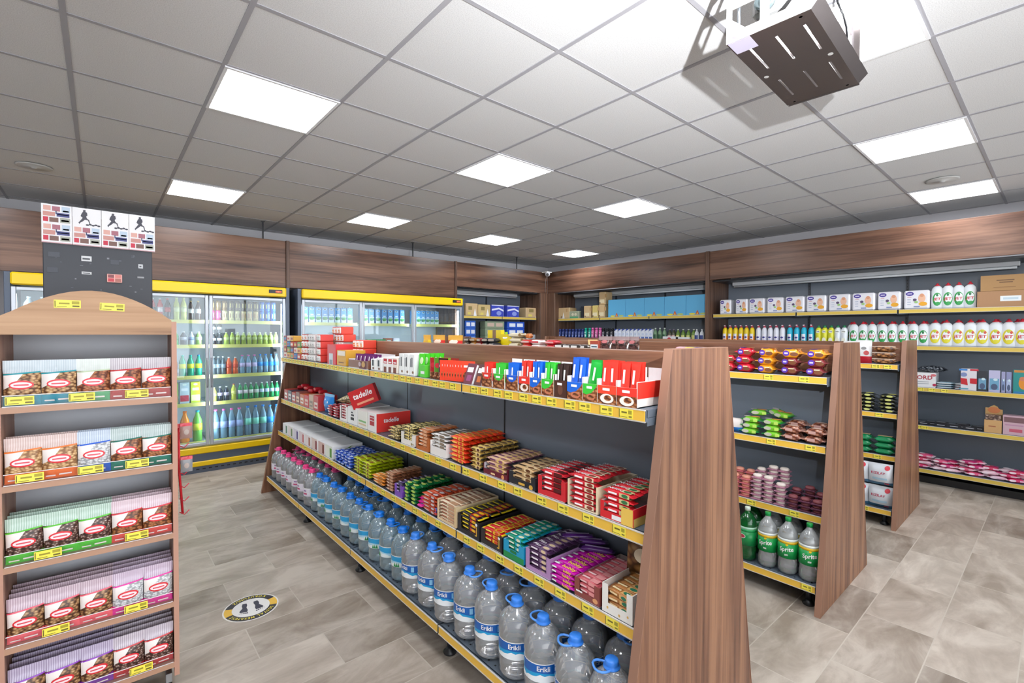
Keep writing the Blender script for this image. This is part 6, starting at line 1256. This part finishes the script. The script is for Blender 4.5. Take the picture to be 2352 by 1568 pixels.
for a, b_, n, c, cap, lb, h, nme in ((1503, 1524, 3, '#7a9a78', '#e0e6e0', '#2a5a3a', .20, 'grey-green'), (1536, 1545, 2, '#4a4c3a', '#8a7a90', '#c8a8a0', .18, 'dark olive'), (1555, 1591, 4, '#6a8a3a', '#dfe2d8', '#c8c878', .18, 'leaf green'), (1598, 1610, 2, '#dfe4ea', '#eef0f2', '#3a4a8a', .18, 'white')):
    P = olive(c, h, cap, lb)
    for i, px in enumerate(pxs(a, b_, n)): put(P, WB, sB(px), .06, 1.461, '%s lotion bottle with a narrow neck, %s from the slanted caps side' % (nme, ORD[i]), '%s lotion bottles' % nme)
boxed('white_carton', 'box', 3.927, .26, .04, .07, mt('#e4e6ea', .4), 'low white carton with a red mark in front of the green bottles', None, fr=WB, z=1.461, dd=.0, front=[('E', -.02, .035, .03, .02, mt('#c03048'))])
boxed('white_carton', 'box', 3.726, .22, .04, .06, mt('#e4e6ea', .4), 'low white carton without a red mark in front of the green bottles', None, fr=WB, z=1.461, dd=.0, front=[('R', -.08, .08, .02, .03, mt('#c0c8d8'))])

# ---------------------------------------------------------------- rear wall shelf left of the corner
WA = ('Y', 6.57)
for i, (a, c, h, m) in enumerate(((4.649, 4.904, .21, '#c8ac80'), (4.913, 5.179, .20, '#c8b078'), (6.016, 6.401, .185, '#c4a880'))):
    s, w = sp(a, c); boxed('paper_pack', 'pack', s, w, .2, h, mt(m, .5), ['tan paper pack with a white figure beside the milk fridge', 'tan paper pack between the first tan pack and the blue packs', 'tan paper pack standing alone near the wooden corner post'][i], 'tan paper packs by the corner', fr=WA, z=1.861, front=[('P', [(w*.12, 0), (w*.38, 0), (w*.25, .13)], mt('#e8e8ec')), ('R', -w*.3, 0, .1, .16, mt('#8a7a4a')), ('R', -w*.35, -w*.1, .02, .06, mt('#d8c868'))], b=.01)
for i, (a, c) in enumerate(((5.198, 5.477), (5.559, 5.842))):
    s, w = sp(a, c); boxed('tissue_pack', 'tissue pack', s, w, .2, .205, mt('#3a48b8', .35), 'blue and white tissue pack, %s the fridge' % ('nearer' if i == 0 else 'farther from'), 'blue tissue packs on the top shelf', fr=WA, z=1.861, front=[('P', [(-w*.48, .10), (w*.1, .13), (w*.48, .09), (w*.48, .12), (w*.1, .16), (-w*.48, .13)], mt('#e0e4f4')), ('E', w*.1, .06, w*.2, .04, mt('#8a9adc')), ('R', -w*.5, w*.5, .19, .205, mt('#d8dcf0'))], side=[('R', 0, .2, 0, .2, mt('#c8dce4'))], b=.006)
def tis(w, h, c, c2): return Proto('tissue_pack', 'tissue pack', carton(w, .16, h, mt(c, .4), [('R', -w*.4, -w*.05, h*.25, h*.75, mt(c2)), ('R', w*.05, w*.4, h*.25, h*.75, mt(c2))], b=.006))
for nme, a, c, n, c1, c2, nx, z0 in (('blue and white', 1068, 1092, 3, '#3a6ac8', '#e0e4f0', 1, 1.401), ('grey-green', 1114, 1158, 3, '#8a9a80', '#c8b0a0', 1, 1.401), ('bright blue and white', 1165, 1204, 3, '#2a5ac8', '#e4ecf8', 1, 1.401), ('pale grey', 1212, 1242, 2, '#a8b4c0', '#d8dce4', 1, 1.401)):
    s, w = sp(solveA[a], solveA[c]); h = .125 if n == 3 else .07; P = tis(w, h, c1, c2)
    for l in range(n): put(P, WA, s, .02, z0+h*1.01*l, '%s tissue multipack, %s layer on the shelf under the tan packs' % (nme, ORD[l]), '%s tissue multipacks' % nme)

# ================================================================ fridge stock
FF = ('Y', 6.46)
def can(c, c2, h=.116, r=.029):
    mb = MB(); mb.lathe([(0, 0), (r*.8, 0), (r, .008), (r, h-.010), (r*.85, h), (0, h-.001)], mt(c, .25, .2), 14)
    f = lambda u, v: ((r+.0005)*math.cos(-PI/2+u/r), (r+.0005)*math.sin(-PI/2+u/r), v); mb.patch(f, -r*.7, r*.7, h*.3, h*.75, 4, 1, mt(c2, .4), True); mb.patch(lambda u, v: ((r+.001)*math.cos(-PI/2+u/r), (r+.001)*math.sin(-PI/2+u/r), v), -r*.25, r*.3, h*.2, h*.85, 2, 1, mt(c, .4), True); return Proto('drink_can', 'drink can', mb)
def pet(h, r, body, cap, lab, clearm=None, neck=.16):
    mb = MB(); mb.lathe([(0, .002), (r*.9, 0), (r, h*.03), (r*.95, h*.3), (r, h*.34), (r, h*.62), (r*.85, h*.72), (r*.45, h*.86), (r*.36, h*.92), (r*.36, h*.95)], clearm or mt(body, .15), 14)
    mb.lathe([(r*.42, h*.94), (r*.42, h), (0, h)], mt(cap, .35), 10)
    if lab: mb.lathe([(r+.0006, h*.36), (r+.0006, h*.58)], mt(lab, .4), 14)
    return mb
FPET = clear('chilled_bottle_plastic', '#dff0fa', '#a8d4f0', .35, 1.3, .05, .15, 1.)
def frow(P, xs, z, desc, group, d=.02, z2=0):
    for i, x in enumerate(xs): put(P if not isinstance(P, list) else P[i % len(P)], FF, x, d, z, '%s, %s from the left' % (desc, ORD[i]), group)
def lsp(a, b_, n): return [a+(b_-a)*(i+.5)/n for i in range(n)]
cans = [('#d83878', '#c8a8e0', 2), ('#e8dca0', '#7a5a28', 3), ('#e0c890', '#a8703a', 3), ('#2a70d0', '#d8e890', 3)]
x = .985; k = 0
for c1, c2, n in cans:
    P = can(c1, c2, .118)
    for i in range(n):
        put(P, FF, x, .02, 1.706, 'drink can, top shelf behind the third door, %s from the left, lower row' % ORD[k], 'drink cans'); put(P if k > 7 else can('#5a4a3a', '#b8a868') if k > 2 else can('#7a5a2a', '#c8a870'), FF, x, .02, 1.706+.119, 'drink can, top shelf behind the third door, %s from the left, upper row' % ORD[k], 'drink cans'); x += .0655; k += 1
P = Proto('small_bottle', 'bottle', pet(.13, .026, '#3a3a40', '#d8d8dc', '#e8e8ec'))
for i in range(2):
    for l in range(2): put(P, FF, 1.0+.062*i, .02, 1.426+.13*l, 'small dark bottle with white label, stack %s, %s' % (ORD[i], ('lower', 'upper')[l]), 'small dark bottles')
P = Proto('iced_tea_bottle', 'bottle', pet(.145, .028, '#a8b850', '#e0e8c0', '#c8d488')); frow(P, lsp(1.10, 1.70, 10), 1.426, 'yellow-green bottle on the second shelf behind the third door', 'yellow-green bottles')
frow(Proto('mineral_bottle', 'bottle', pet(.21, .030, '#4a545c', '#c8ccd0', '#8a98a8')), lsp(.975, 1.12, 3), 1.076, 'grey bottle on the third shelf of the juice fridge', 'grey bottles in the fridge')
frow(Proto('juice_bottle', 'bottle', pet(.20, .031, '#d8582c', '#e8e0d8', '#c84020')), lsp(1.12, 1.255, 2), 1.076, 'orange-red juice bottle on the third shelf', 'orange-red juice bottles')
frow(Proto('water_bottle_small', 'water bottle', pet(.22, .032, '', '#e86ab0', '#c8b8dc', FPET)), lsp(1.26, 1.46, 3), 1.076, 'small water bottle with pink cap on the third shelf', 'small pink capped bottles')
frow(Proto('water_bottle_small', 'water bottle', pet(.225, .030, '', '#2a8ae8', '#3a9ae0', FPET)), lsp(1.46, 1.705, 4), 1.076, 'small water bottle with blue cap on the third shelf', 'small blue capped bottles')
frow(Proto('lemon_bottle', 'bottle', pet(.16, .028, '#d8dc6a', '#e8e8a0', '#e0e498')), lsp(.975, 1.03, 1), .766, 'pale yellow bottle on the fourth shelf', None)
frow(Proto('soda_bottle_small', 'bottle', pet(.165, .028, '#2a3040', '#d8d8dc', '#b8a8c0')), lsp(1.03, 1.16, 2), .766, 'dark small bottle with pale label on the fourth shelf', 'dark small bottles')
frow(Proto('lemon_bottle', 'bottle', pet(.19, .028, '#c8c850', '#c8402c', '#e0dc80')), lsp(1.17, 1.235, 1), .766, 'yellow bottle with red cap on the fourth shelf', None)
frow([Proto('green_mineral_bottle', 'bottle', pet(.19, .026, '#128a4a', '#e0e4e4', c)) for c in ('#e8dce0', '#e8dce0', '#dfe6d8', '#dfe6d8', '#c8d8f0', '#c8d8f0', '#c8d8f0', '#c8d8f0')], lsp(1.24, 1.71, 8), .766, 'small green mineral water bottle', 'small green mineral water bottles')
frow(Proto('water_bottle_tall', 'water bottle', pet(.34, .042, '', '#e86ab0', '#a8b8e8', FPET)), lsp(.975, 1.30, 4), .326, 'tall water bottle with pink cap on the bottom fridge shelf', 'tall pink capped bottles')
frow(Proto('water_bottle_tall', 'water bottle', pet(.35, .041, '', '#1a80d8', '#8ae0c8', FPET)), lsp(1.31, 1.56, 3), .326, 'tall water bottle with green label on the bottom fridge shelf', 'tall green labelled bottles')
frow(Proto('water_bottle_tall', 'water bottle', pet(.34, .040, '', '#1a80e8', '#3a9ae8', FPET)), lsp(1.56, 1.71, 2), .326, 'tall water bottle with blue label on the bottom fridge shelf', 'tall blue labelled bottles')
# second door
frow([Proto('glass_bottle', 'bottle', pet(.235, .028, c, c2, l)) for c, c2, l in (('#b82a2c', '#d8d8d8', '#e0d0d0'), ('#2a2426', '#c83038', '#b83038'), ('#2a2426', '#c83038', '#e0d0d0'), ('#b82a2c', '#d8d8d8', '#3a3a3a'))], lsp(.20, .60, 6), 1.706, 'red or dark bottle behind the second door', 'red and dark bottles')
frow(Proto('glass_bottle', 'bottle', pet(.25, .030, '#c8cc70', '#d8dca0', '#dce0a8')), lsp(.615, .745, 2), 1.706, 'pale yellow-green bottle on the top shelf behind the second door', 'pale yellow-green bottles')
frow(Proto('glass_bottle', 'bottle', pet(.22, .028, '#3a2420', '#c8a860', '#e0dcd8')), lsp(.745, .885, 2), 1.706, 'dark brown bottle with white label behind the second door', 'dark brown bottles')
frow([Proto('plastic_bottle', 'bottle', pet(.15, .030, c, '#e0e4e8', l)) for c, l in (('#2a9a4a', '#1a7a3a'), ('#3a3a44', '#a8a8b8'), ('#c8ccd4', '#8a98b8'), ('#a8c878', '#dce8c0'))], lsp(.60, .89, 4), 1.426, 'bottle on the second shelf behind the second door', 'second door bottles')
frow([Proto('soft_drink_bottle', 'bottle', pet(.235, .033, c, c2, l)) for c, c2, l in (('#e8842c', '#e8842c', '#d85a2c'), ('#1a9a78', '#20b0a0', '#d8e02a'), ('#1a9a78', '#20b0a0', '#d8e02a'), ('#1a9a78', '#1a80b8', '#d8e02a'))], lsp(.58, .89, 4), 1.076, 'soft drink bottle with yellow band on the third shelf', 'soft drink bottles')
for i, (c, c2) in enumerate((('#8ab84a', '#d84a5a'), ('#b8c8d0', '#c03a4a'), ('#c8d83a', '#e8e8b0'))):
    boxed('juice_carton', 'juice carton', .61+.105*i, .09, .09, .235, mt(c, .35), 'tall juice carton behind the second door, %s' % ('green with pink', 'grey with red fruit', 'yellow-green')[i], 'tall juice cartons', fr=FF, z=.766, dd=.02, front=[('R', -.04, .04, .02, .09, mt(c2)), ('R', -.03, .03, .14, .17, mt('#e8ecf0')), ('E', 0, .21, .02, .012, mt('#e8f0e8'))])
frow([Proto('large_soft_drink', 'bottle', pet(.35, .047, c, c2, l)) for c, c2, l in (('#3a2428', '#b82a34', '#c83a34'), ('#f08a1c', '#e8782c', '#d8682c'), ('#6ab04a', '#1aa0b8', '#c8dc3a'))], [.60, .715, .835], .326, 'large soft drink bottle on the bottom shelf behind the second door', 'large soft drink bottles')
frow(Proto('drink_pack', 'pack', pet(.2, .04, '#a8b0b4', '#c8d0d4', '#8a9498')), lsp(-.56, .10, 7), 1.706, 'grey bottle on the top shelf behind the first door', 'grey bottles behind the first door')
# milk
mk = MB(); mk.box(-.036, .036, 0, .07, 0, .205, mt('#4a9ad8', .35), .002)
for n, q in enumerate([('R', -.0355, .0355, .002, .05, mt('#dfeee6')), ('E', 0, .058, .034, .022, mt('#4aa84a')), ('E', -.012, .05, .02, .014, mt('#2a7a3a')), ('R', -.0355, .0355, .078, .092, mt('#c8e4f0')), ('R', -.02, .02, .10, .115, mt('#e8f0f8')), ('E', 0, .178, .024, .012, mt('#d8ecf4')), ('E', 0, .178, .018, .008, mt('#3a6a8a'))]): decals(mk, lambda u, v: (u, -.0004*(n+1), v), [q])
cpm = MB(); cpm.lathe([(.014, .204), (.014, .216), (0, .218)], WHT, 12); cpm.v = [(x, y+.035, z) for x, y, z in cpm.v]
PM = Proto('milk_carton', 'milk carton', mk, [('cap', cpm)])
for d, (a, b_, n) in enumerate(((1.985, 2.665, 8), (2.80, 3.47, 7), (3.58, 4.06, 6))):
    for i, x in enumerate(lsp(a, b_, n)): put(PM, FF, x, .02, 1.701, 'blue and green milk carton behind the %s milk fridge door, %s from the left' % (ORD[d], ORD[i]), 'milk cartons')
for i, x in enumerate((2.56, 2.64)): put(Proto('cheese_tub', 'tub', flowpack(.07, .07, .03, mt('#dfe4e4', .35))), FF, x, .02, 1.341+.0*i, 'flat white tub on the second milk fridge shelf, %s' % ('left', 'right')[i], 'flat white tubs')
boxed('green_carton', 'tub', 2.79, .09, .1, .11, mt('#1a9a50', .35), 'green and red tub on the second milk fridge shelf', None, fr=FF, z=1.341, front=[('R', -.04, .02, .05, .08, mt('#c83040')), ('R', -.04, .02, .085, .10, WHT)])
for i, x in enumerate((2.945, 3.085)): boxed('berry_tub', 'tub', x, .13, .1, .13, mt('#b08a8a', .2), 'clear tub with a green lid, %s' % ('left', 'right')[i], 'clear tubs with green lids', fr=FF, z=1.341, front=[('R', -.065, .065, .115, .13, mt('#2a9a4a')), ('E', 0, .05, .045, .03, mt('#8a3a3a'))], mt_top=mt('#2a9a4a'), b=.006)
for i, (x, c) in enumerate(((3.20, '#b86a50'), (3.32, '#d8d0dc'))): boxed('pudding_carton', 'carton', x, .10, .1, .15, mt(c, .35), '%s carton on the second milk fridge shelf' % ('brown', 'white and violet')[i], None, fr=FF, z=1.341, front=[('R', -.03, .03, .09, .12, mt('#e0f0ec')), ('E', 0, .04, .03, .03, mt('#7a3a34'))])

# ================================================================ camera and light
f_px, yaw, pitch, roll = 1096.4, .7119, .0188, .0041
fw = Vector((math.sin(yaw)*math.cos(pitch), math.cos(yaw)*math.cos(pitch), -math.sin(pitch)))
r0 = Vector((math.cos(yaw), -math.sin(yaw), 0)); u0 = r0.cross(fw)
rt = r0*math.cos(roll)+u0*math.sin(roll); up = -r0*math.sin(roll)+u0*math.cos(roll)
cam = bpy.data.cameras.new('camera'); cam.sensor_width = 36; cam.lens = f_px/2352*36; cam.clip_start = .02
co = bpy.data.objects.new('camera', cam); COL.objects.link(co)
M = Matrix((( rt.x, up.x, -fw.x), (rt.y, up.y, -fw.y), (rt.z, up.z, -fw.z))).to_4x4(); M.translation = (0, 0, 1.58)
co.matrix_world = M; SC.camera = co
# the photographer's hand-held flash, above and to one side of the camera, turned up to the ceiling
fl_ = bpy.data.lights.new('camera_flash', 'AREA'); fl_.shape = 'DISK'; fl_.size = .03; fl_.energy = FLASH_E; fl_.color = (.95, .97, 1); fl_.spread = 1.9
fo = bpy.data.objects.new('camera_flash', fl_); COL.objects.link(fo); fo.location = (.47, -.29, 1.97)
d = Vector((1.9, .9, 2.95))-fo.location; fo.rotation_euler = d.to_track_quat('-Z', 'Y').to_euler()
w = bpy.data.worlds.new('daylight'); SC.world = w; w.use_nodes = True
bg = w.node_tree.nodes['Background']; bg.inputs[0].default_value = (.92, .96, 1, 1); bg.inputs[1].default_value = WORLD_E
vs = SC.view_settings; SC.display_settings.display_device = 'sRGB'; vs.view_transform = 'Standard'; vs.look = 'None'; vs.exposure = EXPO; vs.gamma = 1; vs.use_curve_mapping = False
SC.cycles.use_denoising = True; SC.cycles.max_bounces = 10; SC.cycles.diffuse_bounces = 5; SC.cycles.transparent_max_bounces = 24; SC.cycles.transmission_bounces = 8
SC.cycles.caustics_reflective = False; SC.cycles.caustics_refractive = False; SC.cycles.sample_clamp_indirect = 6
